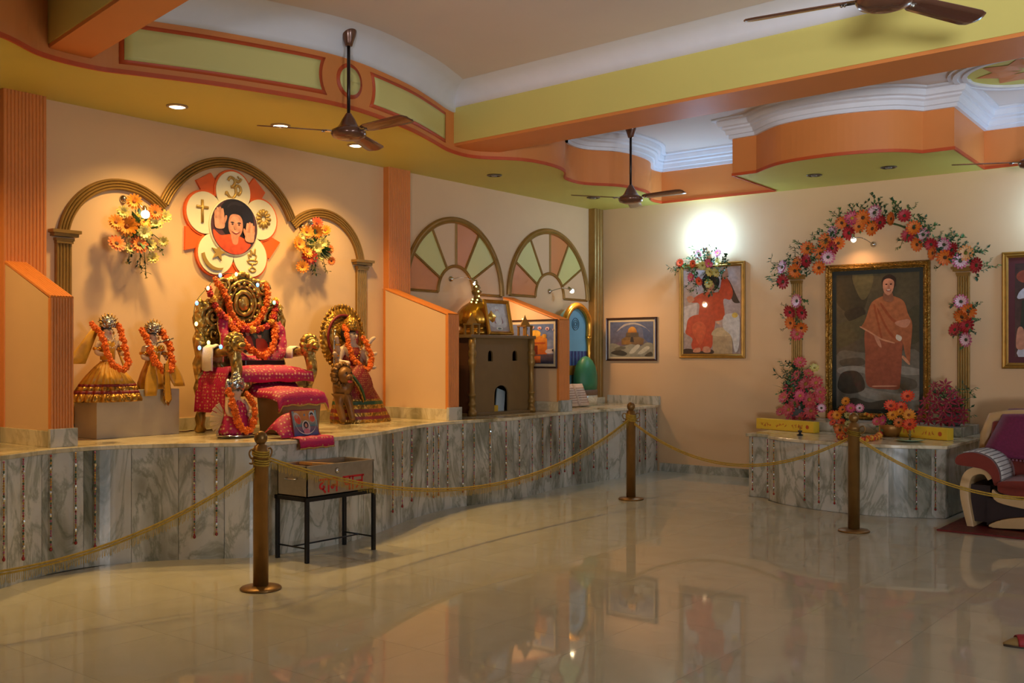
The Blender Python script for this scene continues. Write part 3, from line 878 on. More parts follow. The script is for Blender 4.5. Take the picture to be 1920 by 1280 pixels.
def rope(label, a, b, sag, fr=True):
    a, b = Vector(a), Vector(b); L = (b - a).length
    t = thing('barrier_rope', label, 'rope', a, group='yellow fringed barrier ropes')
    n = 60
    pts = [(a.lerp(b, k / n) - Vector((0, 0, sag * 4 * (k / n) * (1 - k / n)))) - a for k in range(n + 1)]
    MB().tube(pts, 0.0065, 6).build('cord', ROPEM, t)
    MB().tube([p - Vector((0, 0, 0.016)) for p in pts], 0.006, 5).build('braid', ROPEM, t)
    if fr:
        m = MB(); q = resample(pts, 0.0095); r = random.Random(3)
        d = (b - a).normalized(); sd = Vector((-d.y, d.x, 0))
        for p in q:
            l = 0.045 + r.uniform(-0.008, 0.008); x = Vector((r.uniform(-.004, .004), r.uniform(-.004, .004), 0))
            w_ = d * 0.0016; g = sd * 0.0016; e = p - Vector((0, 0, 0.018))
            f = e - Vector((0, 0, l)) + x
            m.add([e - w_, e + w_, e + g, f - w_, f + w_, f + g], [(0, 1, 4, 3), (1, 2, 5, 4), (2, 0, 3, 5), (3, 4, 5)])
        m.build('fringe', ROPEM, t, kind='stuff')
    # turns of the cord around the hooks
    for e in (pts[0], pts[-1]):
        m = MB()
        for z in (0.0, 0.014, 0.028):
            m.tube([(e.x + 0.05 * math.cos(k * PI / 8), e.y + 0.05 * math.sin(k * PI / 8), e.z + z + 0.01 * math.sin(k * PI / 8)) for k in range(16)], 0.006, 5, closed=True)
        m.build('knot', ROPEM, t)
rope('yellow fringed rope from the far left to the nearest post', (0.85, 5.5, 0.78), (3.995, 5.146, 0.78), 0.44)
rope('long yellow fringed rope sagging across the marble platform front', (3.995, 5.146, 0.835), (8.808, 5.423, 0.83), 0.43)
rope('yellow rope between corner post and altar post', (8.808, 5.423, 0.80), (8.344, 2.989, 0.80), 0.34, False)
rope('yellow rope running from altar post past the sofa', (8.344, 2.989, 0.80), (8.5, 0.5, 0.80), 0.42, False)

# ------------------------------------------------------------------ donation box on its stand
BX0, BX1, BY0, BY1, BZ0, BZ1 = 4.69, 5.33, 5.53, 5.85, 0.455, 0.675
st = thing('box_stand', 'black iron stand under the donation box', 'stand', (BX0, BY0, 0))
W_, D_ = BX1 - BX0, BY1 - BY0
for x in (0, W_):
    for y in (0, D_):
        MB().box(x - 0.013, x + 0.013, y - 0.013, y + 0.013, 0, 0.43).build('leg', BLACK, st, bev=0.002)
m = MB().box(-0.016, W_ + 0.016, -0.016, 0.012, 0.428, 0.455).box(-0.016, W_ + 0.016, D_ - 0.012, D_ + 0.016, 0.428, 0.455)
m.box(-0.016, 0.012, 0, D_, 0.428, 0.455).box(W_ - 0.012, W_ + 0.016, 0, D_, 0.428, 0.455)
m.build('top_frame', BLACK, st)
for x in (0, W_): MB().tube([(x, 0, 0.10), (x, D_, 0.10)], 0.006, 6).build('stretcher', BLACK, st)
MB().tube([(0, D_ / 2, 0.10), (W_, D_ / 2, 0.10)], 0.006, 6).build('stretcher', BLACK, st)
bx = thing('donation_box', 'open stainless steel donation box with red Hindi lettering', 'donation box', (BX0, BY0, BZ0))
H_ = BZ1 - BZ0
m = MB().box(0, W_, 0, 0.008, 0, H_).box(0, W_, D_ - 0.008, D_, 0, H_).box(0, 0.008, 0, D_, 0, H_).box(W_ - 0.008, W_, 0, D_, 0, H_).box(0, W_, 0, D_, 0, 0.008)
m.build('body', STEEL, bx)
m = MB().box(-0.004, W_ + 0.004, -0.004, 0.012, H_ - 0.012, H_ + 0.002).box(-0.004, W_ + 0.004, D_ - 0.012, D_ + 0.004, H_ - 0.012, H_ + 0.002)
m.box(-0.004, 0.012, 0, D_, H_ - 0.012, H_ + 0.002).box(W_ - 0.012, W_ + 0.004, 0, D_, H_ - 0.012, H_ + 0.002)
m.build('rim', STEEL, bx)
MB().box(0.02, W_ - 0.14, 0.02, D_ - 0.02, H_ - 0.045, H_ - 0.035).build('inner_tray', mat('box_inner_red', (120, 44, 30), 0.5), bx)
MB().box(0.14, W_ - 0.08, 0.11, 0.25, H_ - 0.034, H_ - 0.015, R=Matrix.Rotation(0.12, 3, 'Y')).build('wooden_flap', mat('box_flap_wood', (186, 140, 74), 0.4), bx)
MB().tube(catm([(-0.003, 0.1, 0.13), (-0.03, 0.11, 0.125), (-0.03, 0.2, 0.125), (-0.003, 0.21, 0.13)], 6), 0.006, 6).build('handle', CHROME, bx)
MB().lathe([(0.0, 0.012), (0.012, 0.011), (0.016, 0.006), (0.022, 0.0)], 14, (W_ / 2 - 0.04, 0, H_ - 0.05), R=Matrix.Rotation(PI / 2, 3, 'X')).build('lock', CHROME, bx)
RED = mat('red_lettering_paint', (196, 34, 36), 0.45)
def strokes(parent, name, lines, x0, z0, s, r, y, m_=RED, sh=0.0):
    o = MB()
    for ln in lines:
        P = catm([(a, b) for a, b in ln], 5) if len(ln) > 2 else [Vector(p) for p in ln]
        pts = [(x0 + (p.x + sh * p.y) * s, z0 + p.y * s) for p in P]
        sweep(pts, [(-r, 0), (-r, 0.0012), (r, 0.0012), (r, 0)], lambda u, v, q: (u, y - q, v), mb=o)
    return o.build(name, m_, parent)
G = []
G += [[(-0.05, 1), (1.95, 1)], [(2.3, 1), (4.5, 1)]]                                     # head lines
G += [[(0.42, 1), (0.42, 0.78)], [(0.42, 0.78), (0.14, 0.68), (0.10, 0.42), (0.34, 0.32), (0.50, 0.44), (0.36, 0.52)], [(0.34, 0.33), (0.5, 0.16), (0.62, 0.0)]]   # da
G += [[(0.92, 1), (0.92, 0)], [(1.72, 1), (1.72, 0)], [(1.72, 0.5), (1.36, 0.52)], [(1.36, 0.52), (1.2, 0.42), (1.3, 0.3), (1.42, 0.42), (1.36, 0.52)]]          # aa, na
G += [[(3.02, 1), (3.02, 0)], [(2.5, 1), (2.5, 0.66), (2.62, 0.46), (2.84, 0.44), (3.02, 0.56)], [(3.34, 1), (3.34, 0)]]                                      # pa, aa
G += [[(4.3, 1), (4.3, 0)], [(4.3, 0.6), (3.68, 0.6)], [(4.12, 0.58), (3.92, 0.34), (3.68, 0.08)]]           # tra
strokes(bx, 'lettering', G, 0.11, 0.02, 0.096, 0.0075, -0.0006)
# ------------------------------------------------------------------ flowers and leaves (shared meshes)
def gerbera(name, col, cen, n=13, tip=None, cup=0.18):
    m = MB()
    for lay, (r0, r1, z0, z1, off) in enumerate(((0.18, 1.0, 0.02, cup, 0), (0.15, 0.72, 0.06, cup + 0.14, 0.5))):
        for k in range(n):
            a = 2 * PI * (k + off) / n; w_ = 0.85 * PI / n
            def P(r, da, z): return (r * math.cos(a + da), r * math.sin(a + da), z)
            m.add([P(r0, -w_ * 0.6, z0), P(r0, w_ * 0.6, z0), P(r1 * 0.72, w_ * 1.1, z1 * 0.75), P(r1 * 0.97, w_ * 0.6, z1), P(r1 * 1.0, 0, z1 * 0.96), P(r1 * 0.97, -w_ * 0.6, z1), P(r1 * 0.72, -w_ * 1.1, z1 * 0.75)],
                  [(0, 1, 2, 6), (6, 2, 3, 4), (6, 4, 5)], 0 if lay == 0 else 2)
    m.sph((0, 0, 0.09), (0.24, 0.24, 0.1), 10, 5, 1)
    m.lathe([(0.06, -0.35), (0.1, 0.0), (0.2, 0.03)], 6, m=3)
    c = mat(name + '_petal', col, 0.55, var=0.12, scale=20)
    return m.mesh(name, [c, mat(name + '_heart', cen, 0.7, var=0.2), mat(name + '_inner_petal', tip, 0.55) if tip else c, STEMG])
STEMG = mat('stem_green', (60, 84, 40), 0.55, var=0.2)
LEAFG = mat('leaf_green', (70, 112, 54), 0.5, var=0.25, scale=12)
LEAFD = mat('leaf_dark_green', (40, 74, 42), 0.5, var=0.25, scale=12)
FM = {
 'O': gerbera('orange_flower', (218, 98, 24), (84, 52, 24), tip=(230, 124, 44)),
 'Y': gerbera('amber_flower', (226, 134, 18), (150, 76, 16), tip=(236, 152, 40)),
 'R': gerbera('crimson_flower', (164, 26, 40), (70, 66, 34), tip=(186, 40, 52)),
 'P': gerbera('pink_flower', (206, 110, 140), (64, 70, 40), tip=(234, 196, 204)),
 'H': gerbera('peach_flower', (242, 168, 104), (110, 120, 40), tip=(248, 200, 150)),
 'W': gerbera('cream_flower', (204, 184, 92), (150, 130, 50), 9, tip=(216, 200, 126), cup=0.3),
 'V': gerbera('scarlet_flower', (220, 56, 28), (120, 40, 20), tip=(236, 90, 40)),
 'K': gerbera('magenta_flower', (196, 60, 96), (190, 150, 50), tip=(220, 96, 120)),
 'M': gerbera('rose_flower', (194, 66, 74), (170, 130, 50), 11, tip=(204, 92, 94)),
}
def leafmesh(nm, m_, w_=0.28, n=1):
    m = MB(); r = random.Random(n)
    m.add([(0, 0, 0), (w_, 0.06, 0.4), (0, 0.12, 1), (-w_, 0.06, 0.4), (0, -0.04, 0.45)], [(0, 1, 4), (1, 2, 4), (2, 3, 4), (3, 0, 4)])
    return m.mesh(nm, m_)
def sprigmesh(nm, m_, seed, n=9, sz=0.22):
    r = random.Random(seed); m = MB()
    pts = catm([(0, 0, 0), (r.uniform(-.1, .1), r.uniform(-.1, .1), 0.35), (r.uniform(-.25, .25), r.uniform(-.2, .2), 0.7), (r.uniform(-.35, .35), r.uniform(-.2, .2), 1.0)], 4)
    m.tube(pts, 0.012, 4, 1)
    for k in range(n):
        p = pts[min(len(pts) - 1, 2 + int(k * (len(pts) - 2) / n))]
        d = Vector((r.uniform(-1, 1), r.uniform(-1, 1), r.uniform(-0.1, 0.9))).normalized()
        q = d.to_track_quat('Z', 'Y').to_matrix(); s = sz * r.uniform(0.7, 1.2)
        m.add([q @ (Vector(v) * s) + p for v in [(0, 0, 0), (0.3, 0.06, 0.4), (0, 0.12, 1), (-0.3, 0.06, 0.4), (0, -0.05, 0.45)]], [(0, 1, 4), (1, 2, 4), (2, 3, 4), (3, 0, 4)], 0)
    return m.mesh(nm, [m_, STEMG])
LEAF = leafmesh('leaf', LEAFG)
LEAFN = leafmesh('leaf', LEAFD, 0.2)
SPR = [sprigmesh('leaf_sprig', LEAFG if k % 2 else LEAFD, k) for k in range(5)]
def face(d): return Vector(d).to_track_quat('Z', 'Y')
def flowers_on(t, items, out, rr, base_off=0.05):
    """items: (position, radius, kind) in the frame of t; out = direction away from the wall"""
    for p, r, k in items:
        d = (Vector(out) + Vector((rr.uniform(-.45, .45), rr.uniform(-.45, .45), rr.uniform(-.35, .35)))).normalized()
        inst('flower', FM[k], t, p, face(d) @ Quaternion((0, 0, 1), rr.uniform(0, 6)), r)

# two wall bouquets inside the arches
def wall_bouquet(label, items, stems, seed, y=YA, sprigs=10):
    rr = random.Random(seed)
    c = sum((onY(px, py, YA - 0.1) for px, py, _, _ in items), Vector()) / len(items)
    t = thing('flower_bouquet', label, 'bouquet', (c.x, YA - 0.02, c.z))
    L = []
    st = MB()
    for px, py, r, k in items:
        p = onY(px, py, YA - 0.12 - 0.03 * rr.random()) - t.location
        L.append((p, r * 1.55, k))
        st.tube(catm([(0, 0, 0.02), (p.x * 0.5, p.y * 0.7, p.z * 0.5 + 0.02), (p.x, p.y + 0.02, p.z)], 4), 0.0035, 5)
    for px, py in stems:
        p = onY(px, py, YA - 0.09) - t.location
        st.tube(catm([(0, 0, 0), (p.x * 0.5, p.y, p.z * 0.35), (p.x, p.y, p.z)], 5), 0.003, 4)
    st.build('stems', STEMG, t)
    flowers_on(t, L, (-0.35, -1, 0.0), rr)
    for px, py in stems:
        p = onY(px, py, YA - 0.09) - t.location
        inst('leaf_sprig', SPR[rr.randrange(5)], t, (p.x * 0.6, p.y * 0.7, p.z * 0.6), face((p.x, p.y - 0.05, p.z)), 0.13)
        for j in range(3):
            inst('bud', FM['W'], t, (p.x * (1 - 0.12 * j), p.y, p.z * (1 - 0.1 * j)), face((p.x + rr.uniform(-.3, .3), -0.2, p.z)), 0.014)
    for k in range(sprigs):
        a = rr.uniform(0, 2 * PI); d = Vector((math.cos(a), -0.45, math.sin(a)))
        inst('leaf_sprig', SPR[k % 5], t, (rr.uniform(-.04, .04), -0.05, rr.uniform(-.03, .05)), face(d), rr.uniform(0.09, 0.15))
    for k in range(12):
        a = rr.uniform(0, 2 * PI)
        inst('leaf', LEAFN if k % 2 else LEAF, t, (0.03 * math.cos(a), -0.09, 0.03 * math.sin(a)), face((math.cos(a), -0.35, math.sin(a))), 0.15)
    return t
wall_bouquet('orange and yellow silk flower bouquet under the left arch',
    [(251, 378, .042, 'Y'), (290, 398, .042, 'O'), (230, 398, .034, 'W'), (217, 417, .042, 'Y'), (238, 424, .055, 'Y'), (257, 412, .042, 'Y'), (268, 414, .045, 'Y'), (270, 436, .04, 'W'),
     (292, 418, .038, 'W'), (309, 406, .036, 'W'), (218, 457, .048, 'O'), (260, 458, .050, 'O'), (281, 460, .034, 'W'), (307, 453, .028, 'W'), (287, 484, .032, 'W'), (243, 465, .03, 'W')],
    [(274, 520), (238, 492), (300, 470), (262, 500)], 3)
wall_bouquet('yellow and red silk flower bouquet under the right arch',
    [(594, 419, .040, 'V'), (593, 434, .044, 'Y'), (575, 435, .042, 'Y'), (610, 432, .036, 'Y'), (560, 457, .048, 'Y'), (575, 472, .042, 'Y'), (580, 481, .050, 'V'), (567, 500, .040, 'Y'),
     (593, 464, .040, 'W'), (604, 455, .036, 'W'), (612, 456, .026, 'W'), (618, 467, .030, 'O'), (621, 489, .028, 'O'), (600, 480, .032, 'W'), (581, 455, .03, 'W'), (565, 443, .026, 'W'), (612, 478, .03, 'W')],
    [(590, 512), (612, 508), (586, 500)], 5, sprigs=8)
# lamps among those flowers
h = onY(272, 397, YA - 0.2)
spotlamp('small white lamp lit among the left bouquet flowers', (h.x - 0.07, YA, h.z + 0.11), h, (0, -1, 0), 1.5, h + Vector((0, -0.2, -1)), (1, 0.8, 0.5), bulb=0.033)
h = onY(581, 418, YA - 0.15)
spotlamp('small unlit lamp at the top of the right bouquet', (h.x + 0.03, YA, h.z - 0.02), h, (0, -1, 0), 0, h + Vector((-0.2, -0.6, 0.5)), on=False, bulb=0.022)

# ------------------------------------------------------------------ round five-petal emblem
EC = (5.462, 2.575)
em = thing('wall_emblem', 'orange five-petal emblem of religious symbols around a round portrait', 'emblem', (EC[0], YA, EC[1]))
EMO = mat('emblem_orange', (240, 102, 36), 0.45, var=0.03)
EMC = mat('emblem_cream', (244, 232, 196), 0.45, var=0.03)
EMG = mat('emblem_gilt', (198, 160, 86), 0.38, metal=0.5)
for k in range(5):
    a = math.radians(126 + 72 * k)
    u, n = Vector((math.cos(a), math.sin(a))), Vector((-math.sin(a), math.cos(a)))
    q = [u * 0.12 + n * 0.10, u * 0.46 + n * 0.125, u * 0.50, u * 0.46 - n * 0.125, u * 0.12 - n * 0.10] if k != 2 else [u * 0.12 + n * 0.08, u * 0.46 + n * 0.09, u * 0.46 - n * 0.09, u * 0.12 - n * 0.08]
    if k != 2: q = [u * 0.12 + n * 0.09, u * 0.44 + n * 0.085 , u * 0.525 + n * 0.08, u * 0.46 - n * 0.11, u * 0.12 - n * 0.09] if k in (1, 3) else [u * 0.12 + n * 0.1, u * 0.51 + n * 0.085, u * 0.49 - n * 0.085, u * 0.12 - n * 0.1]
    MB().prism([(p.x, p.y) for p in q], -0.022, 0).build('ray', EMO, em, bev=0.002)
sym = {
 90: ('om', [[(-0.55, 0.55), (-0.35, 0.8), (0.0, 0.75), (0.12, 0.45), (-0.1, 0.15), (-0.3, 0.1)], [(-0.2, 0.12), (0.15, 0.05), (0.2, -0.4), (-0.1, -0.75), (-0.45, -0.65), (-0.7, -0.35), (-0.75, -0.55)],
              [(0.1, 0.0), (0.35, 0.25), (0.65, 0.15), (0.7, -0.2), (0.5, -0.4), (0.35, -0.25)], [(0.2, 0.72), (0.4, 0.55), (0.65, 0.68), (0.75, 0.82)], [(0.42, 0.86), (0.48, 0.92)]], 0.085),
 162: ('cross', [[(0, 0.85), (0, -0.85)], [(-0.55, 0.3), (0.55, 0.3)]], 0.085),
 18: ('wheel', [[(0.22 * math.cos(k * PI / 6), 0.22 * math.sin(k * PI / 6)), (0.75 * math.cos(k * PI / 6), 0.75 * math.sin(k * PI / 6))] for k in range(12)], 0.095),
 306: ('flame lamp', [[(-0.5, -0.1), (-0.3, -0.3), (0.3, -0.3), (0.5, -0.1), (0.0, -0.02), (-0.5, -0.1)], [(0, -0.3), (0, -0.55)], [(-0.35, -0.8), (0, -0.58), (0.35, -0.8), (0, -0.95), (-0.35, -0.8)],
                      [(-0.3, 0.0), (-0.38, 0.4), (-0.1, 0.25), (-0.15, 0.75), (0.12, 0.4), (0.3, 0.85), (0.3, 0.4), (0.42, 0.3), (0.3, 0.0)]], 0.05),
}
for ang in (90, 162, 234, 306, 18):
    a = math.radians(ang); cx, cz = 0.305 * math.cos(a), 0.305 * math.sin(a)
    pe = MB().prism(ell(cx, cz, 0.196, n=36), -0.03, 0).build('petal_rim', EMO, em, bev=0.003)
    MB().prism(ell(cx, cz, 0.180, n=36), -0.038, -0.028).build('petal', EMC, pe, bev=0.003)
    sx, sz = 0.335 * math.cos(a), 0.335 * math.sin(a)
    if ang in sym:
        nm, ls, r = sym[ang]
        m = MB()
        for l in ls:
            P = catm([(x, z) for x, z in l], 6) if len(l) > 2 else [Vector(p) for p in l]
            m.tube([(sx + p.x * 0.105, -0.04, sz + p.y * 0.115) for p in P], r * 0.16, 8, flat=0.8)
        m.build('symbol', EMG, pe, label=nm + ' symbol in gilt relief')
    else:
        m = MB()
        st_ = []
        for k in range(10):
            r = 0.075 if k % 2 == 0 else 0.03; t_ = math.radians(78 + 36 * k)
            st_.append((sx + 0.035 + r * math.cos(t_), sz + 0.035 + r * math.sin(t_)))
        m.prism(st_, -0.052, -0.036)
        o_ = arcpts(sx + 0.02, sz + 0.03, 0.15, 185, 290, 16); i_ = arcpts(sx + 0.045, sz + 0.055, 0.152, 286, 190, 16)
        m2 = MB().prism(o_ + i_, -0.05, -0.036)
        m.build('symbol', EMG, pe, label='star in gilt relief'); m2.build('symbol', EMG, pe, label='crescent in gilt relief')
MB().lathe([(0.0, 0.0), (0.252, 0.0), (0.257, 0.012), (0.25, 0.02), (0.242, 0.02)], 48, (0, -0.03, 0), R=Matrix.Rotation(PI / 2, 3, 'X')).build('portrait_rim', EMC, em)
SKIN, SKIN2, HAIR, ROBE, ROBE2 = (208, 142, 112), (224, 160, 130), (28, 22, 26), (232, 96, 50), (204, 72, 40)
def hand(cx, cy, s, tilt, mir):
    out = []
    c, q = math.cos(tilt), math.sin(tilt)
    T = lambda x, y: (cx + s * ((x * mir) * c - y * q), cy + s * ((x * mir) * q + y * c))
    out.append((SKIN2, [T(*p) for p in blob([(-.5, -.9), (.45, -.9), (.55, 0), (.45, .35), (-.5, .35), (-.6, -.2)])]))
    for k, (x, l) in enumerate(((-.40, .75), (-.14, .95), (.14, 1.0), (.40, .85))):
        out.append((SKIN2 if k % 2 else SKIN, [T(*p) for p in blob([(x - .14, .1), (x + .14, .1), (x + .13, l), (x, l + .1), (x - .13, l)], 4)]))
    out.append((SKIN, [T(*p) for p in blob([(.45, -.6), (.8, -.1), (.86, .25), (.68, .28), (.5, -.1)], 4)]))
    return out
em_p = [((86, 52, 58),), (HAIR, blob([(.24, .42), (.16, .68), (.26, .9), (.45, 1.0), (.66, 1.0), (.84, .88), (.92, .64), (.88, .38), (.62, .3), (.4, .3)])), ((48, 38, 42), blob([(.3, .7), (.38, .9), (.55, .96), (.7, .9), (.55, .88), (.4, .8)])),
        ((ROBE, ROBE2), blob([(.05, .42), (.2, .33), (.4, .36), (.6, .34), (.75, .28), (.85, .2), (.7, .05), (.5, .0), (.25, .08), (.08, .25)])),
        (SKIN, blob([(.42, .36), (.5, .3), (.58, .36), (.56, .2), (.46, .2)])),
        (SKIN, blob([(.37, .6), (.37, .45), (.43, .34), (.52, .3), (.61, .35), (.67, .46), (.67, .62), (.61, .71), (.5, .73), (.41, .7)])), (SKIN2, blob([(.40, .60), (.41, .47), (.46, .39), (.54, .38), (.60, .46), (.61, .6), (.56, .68), (.47, .68)])), ((228, 150, 122), ell(.43, .47, .04, .035, 12)), ((228, 150, 122), ell(.62, .47, .035, .035, 12)),
        (HAIR, blob([(.35, .62), (.38, .74), (.5, .78), (.64, .74), (.69, .62), (.72, .8), (.52, .9), (.32, .8)])),
        (HAIR, blob([(.40, .575), (.45, .59), (.49, .57), (.45, .565)], 3)), (HAIR, blob([(.55, .57), (.59, .59), (.64, .575), (.59, .565)], 3)),
        ((70, 30, 26), ell(.45, .545, .022, .012, 10)), ((70, 30, 26), ell(.59, .545, .022, .012, 10)),
        (SKIN, blob([(.505, .56), (.49, .47), (.52, .45), (.55, .47), (.535, .56)], 4)),
        ((168, 62, 56), blob([(.43, .42), (.52, .40), (.61, .42), (.52, .37)], 4)), ((240, 232, 220), blob([(.455, .413), (.52, .40), (.585, .413), (.52, .392)], 4))]
em_p += hand(.17, .62, .185, 0.10, 1) + hand(.82, .42, .175, -0.12, -1)
em_p = [em_p[0]] + [(c, [((lambda dx, dy: (0.5 + dx * min(1, .495 / max(1e-6, math.hypot(dx, dy))), 0.5 + dy * min(1, .495 / max(1e-6, math.hypot(dx, dy)))))(u - .5, v - .5)) for u, v in pl_]) for c, pl_ in em_p[1:]]
picture('portrait_print', em, 0.485, 0.485, em_p, -0.053, True, -0.2425, outline=ell(.5, .5, .5, n=40))

# ------------------------------------------------------------------ framed pictures
DWOOD = mat('dark_wood_frame', (66, 34, 24), 0.3, var=0.2, coat=0.3)
MOUNT = mat('cream_mount_board', (214, 196, 160), 0.6)
MOUNTM = mat('maroon_mount_board', (92, 36, 40), 0.6)
def framed(label, loc, rz, w_, h_, fw, fm, polys, tilt=0.0, mount=None, mfw=0.0, beads=False, dep=0.035, name='framed_picture', cat='picture', backgap=0.004):
    """loc = middle of the bottom edge on the wall"""
    t = thing(name, label, cat, loc, rz)
    t.rotation_euler = (tilt, 0, rz)
    fr = [(-w_ / 2, 0), (-w_ / 2, h_), (w_ / 2, h_), (w_ / 2, 0)]
    prof = [(0, backgap), (0, dep * 0.7), (fw * 0.2, dep), (fw * 0.45, dep * 0.8), (fw * 0.65, dep * 0.95), (fw * 0.85, dep * 0.6), (fw, dep * 0.45), (fw, backgap)]
    sweep(fr, prof, lambda u, v, o: (u, -o, v), closed=True).build('frame', fm, t)
    if beads:
        m = MB(); x0, x1, z0, z1 = -w_ / 2 + fw * 0.45, w_ / 2 - fw * 0.45, fw * 0.45, h_ - fw * 0.45
        P = resample([(x0, 0, z0), (x0, 0, z1)], 0.016)[:-1] + resample([(x0, 0, z1), (x1, 0, z1)], 0.016)[:-1] + resample([(x1, 0, z1), (x1, 0, z0)], 0.016)[:-1] + resample([(x1, 0, z0), (x0, 0, z0)], 0.016)[:-1]
        for p in P:
            m.sph((p.x, -dep * 0.9, p.z), (0.0068, 0.009, 0.0068), 6, 4)
        m.build('beading', GOLD, t, kind='stuff')
    iw, ih = w_ - 2 * fw, h_ - 2 * fw
    MB().box(-iw / 2 - 0.005, iw / 2 + 0.005, -0.008, -backgap, fw - 0.005, h_ - fw + 0.005).build('mount' if mount else 'backing', mount or DWOOD, t)
    pw, ph = iw - 2 * mfw, ih - 2 * mfw
    picture('print', t, pw, ph, polys, -0.0085, True, fw + mfw)
    return t
RZB = -PI / 2
# golden-domed shrine picture in the corner
dm = [((112, 124, 152), (104, 84, 92)), ]
dm = [((92, 104, 140), (120, 104, 100)),
      ((120, 100, 116), blob([(0, .35), (.2, .42), (.35, .5), (.3, .3), (0, .28)])), ((76, 92, 132), blob([(.6, 1), (1, 1), (1, .4), (.8, .5), (.75, .8)])),
      ((176, 168, 166), blob([(.15, .72), (.35, .88), (.6, .92), (.85, .8), (.92, .7), (.82, .84), (.6, .97), (.33, .93)])),
      ((126, 96, 56), [(.27, .34), (.77, .34), (.79, .50), (.66, .58), (.38, .58), (.27, .5)]), ((96, 78, 54), [(.37, .56), (.67, .56), (.66, .69), (.38, .69)]),
      ((150, 110, 56), [(.3, .36), (.5, .36), (.5, .47), (.3, .47)]), ((58, 46, 34), [(.47, .42), (.49, .56), (.54, .56), (.56, .42)]),
      ((214, 150, 40), (170, 104, 30)), ]
dm[-1] = (((226, 162, 50), (176, 108, 30)), ell(.52, .69, .105, .17, 20, 0, PI))
dm += [((150, 146, 128), blob([(0, .0), (1, 0), (1, .34), (.85, .4), (.7, .3), (.5, .36), (.3, .3), (.1, .38), (0, .34)])), ((72, 66, 56), blob([(.02, .1), (.2, .2), (.4, .1), (.3, .02)])),
       ((196, 190, 170), blob([(.45, .12), (.62, .34), (.7, .3), (.55, .1)], 4)), ((196, 190, 170), blob([(.65, .1), (.85, .3), (.92, .24), (.75, .08)], 4)), ((84, 76, 62), blob([(.8, .02), (.95, .14), (.98, .02)], 4)), ((110, 104, 88), blob([(.1, .22), (.25, .3), (.38, .25), (.2, .18)], 4))]
framed('picture of a golden-domed shrine in dark wooden frame near the corner', (XB, 6.92, 1.385), RZB, 0.76, 0.56, 0.03, DWOOD, dm, mount=MOUNT, mfw=0.025)
# seated saint portrait, left of the altar
sp = [((196, 176, 172), (168, 146, 140)), ((210, 200, 200), [(.0, .55), (.25, .6), (.2, .2), (0, .25)]),
      ((58, 44, 40), blob([(.80, .84), (.95, .62), (.98, .58), (.86, .6), (.76, .8)])),
      (ROBE2, blob([(.12, .62), (.3, .7), (.45, .72), (.62, .72), (.68, .88), (.74, .9), (.86, .72), (.82, .62), (.7, .62), (.7, .4), (.3, .4), (.28, .58), (.16, .6)])),
      ((200, 74, 44), blob([(.05, .3), (.1, .42), (.3, .46), (.55, .42), (.52, .2), (.5, .08), (.38, .04), (.2, .03), (.14, .1), (.16, .18), (.04, .24)])),
      ((216, 92, 56), blob([(.15, .3), (.28, .38), (.4, .3), (.3, .1)])),
      (SKIN, blob([(.70, .86), (.68, .97), (.76, .98), (.78, .88)])), (SKIN, blob([(.1, .6), (.06, .66), (.14, .68), (.2, .63)])),
      (HAIR, ell(.48, .83, .155, .115)), (SKIN, ell(.48, .775, .075, .068)), (HAIR, blob([(.4, .8), (.48, .85), (.56, .8), (.52, .87), (.43, .87)], 4)), ((70, 30, 26), ell(.455, .785, .011, .006, 8)), ((70, 30, 26), ell(.505, .785, .011, .006, 8)), ((150, 60, 54), ell(.48, .745, .022, .007, 8)),
      ((186, 160, 124), [(.52, .0), (.86, .0), (.86, .24), (.52, .24)]), ((210, 186, 146), blob([(.5, .22), (.6, .3), (.86, .28), (.88, .22), (.7, .2)])),
      ((214, 208, 204), blob([(.7, .3), (.72, .44), (.9, .46), (.98, .4), (.97, .1), (.9, .02), (.84, .2)])), ((226, 190, 90), ell(.9, .44, .05, .03)),
      ((60, 40, 34), blob([(0, .05), (.12, .06), (.3, .03), (.5, .05), (.5, .0), (0, .0)])), (SKIN, blob([(.2, .06), (.3, .07), (.3, .02), (.18, .02)], 3)), (SKIN, blob([(.36, .08), (.46, .08), (.48, .02), (.36, .02)], 3))]
framed('gold-framed portrait of a seated saint in orange robe under lit bouquet', (XB, 5.777, 1.42), RZB, 0.884, 1.165, 0.055, GOLDM, sp, backgap=0.004)
# the large standing portrait
bp_ = [((84, 76, 54), (96, 88, 74)), ((66, 60, 44), blob([(0, 1), (.4, 1), (.35, .75), (.2, .7), (0, .8)])), ((104, 94, 62), blob([(.2, 1), (.45, 1), (.4, .85), (.3, .82)])),
       ((58, 50, 40), blob([(.1, .72), (.3, .76), (.36, .7), (.2, .64)])), ((90, 84, 58), blob([(0, .45), (.35, .55), (.4, .7), (.2, .66), (0, .62)])), ((76, 72, 52), blob([(.7, .5), (1, .5), (1, .75), (.85, .7)])),
       (((112, 106, 92), (128, 124, 114)), blob([(0, .4), (.3, .42), (.6, .4), (1, .42), (1, 0), (0, 0)])), ((84, 78, 66), blob([(.05, .36), (.3, .38), (.35, .33), (.1, .31)])), ((150, 144, 132), blob([(.02, .3), (.2, .32), (.4, .3), (.5, .22), (.3, .27), (.05, .26)])),
       ((150, 144, 132), blob([(.72, .32), (1, .3), (1, .26), (.8, .26)])), ((146, 140, 128), blob([(.3, .16), (.5, .14), (.75, .12), (1, .14), (1, .08), (.6, .06), (.3, .1)])),
       ((62, 58, 48), blob([(.02, .2), (.08, .27), (.25, .28), (.34, .22), (.34, .14), (.15, .11), (.03, .14)])), ((72, 66, 56), blob([(0, .0), (.2, .08), (.4, .05), (.6, .07), (.8, .03), (.8, 0), (0, 0)])),
       ((92, 86, 74), blob([(.74, .24), (.95, .22), (.96, .16), (.8, .15)]))]
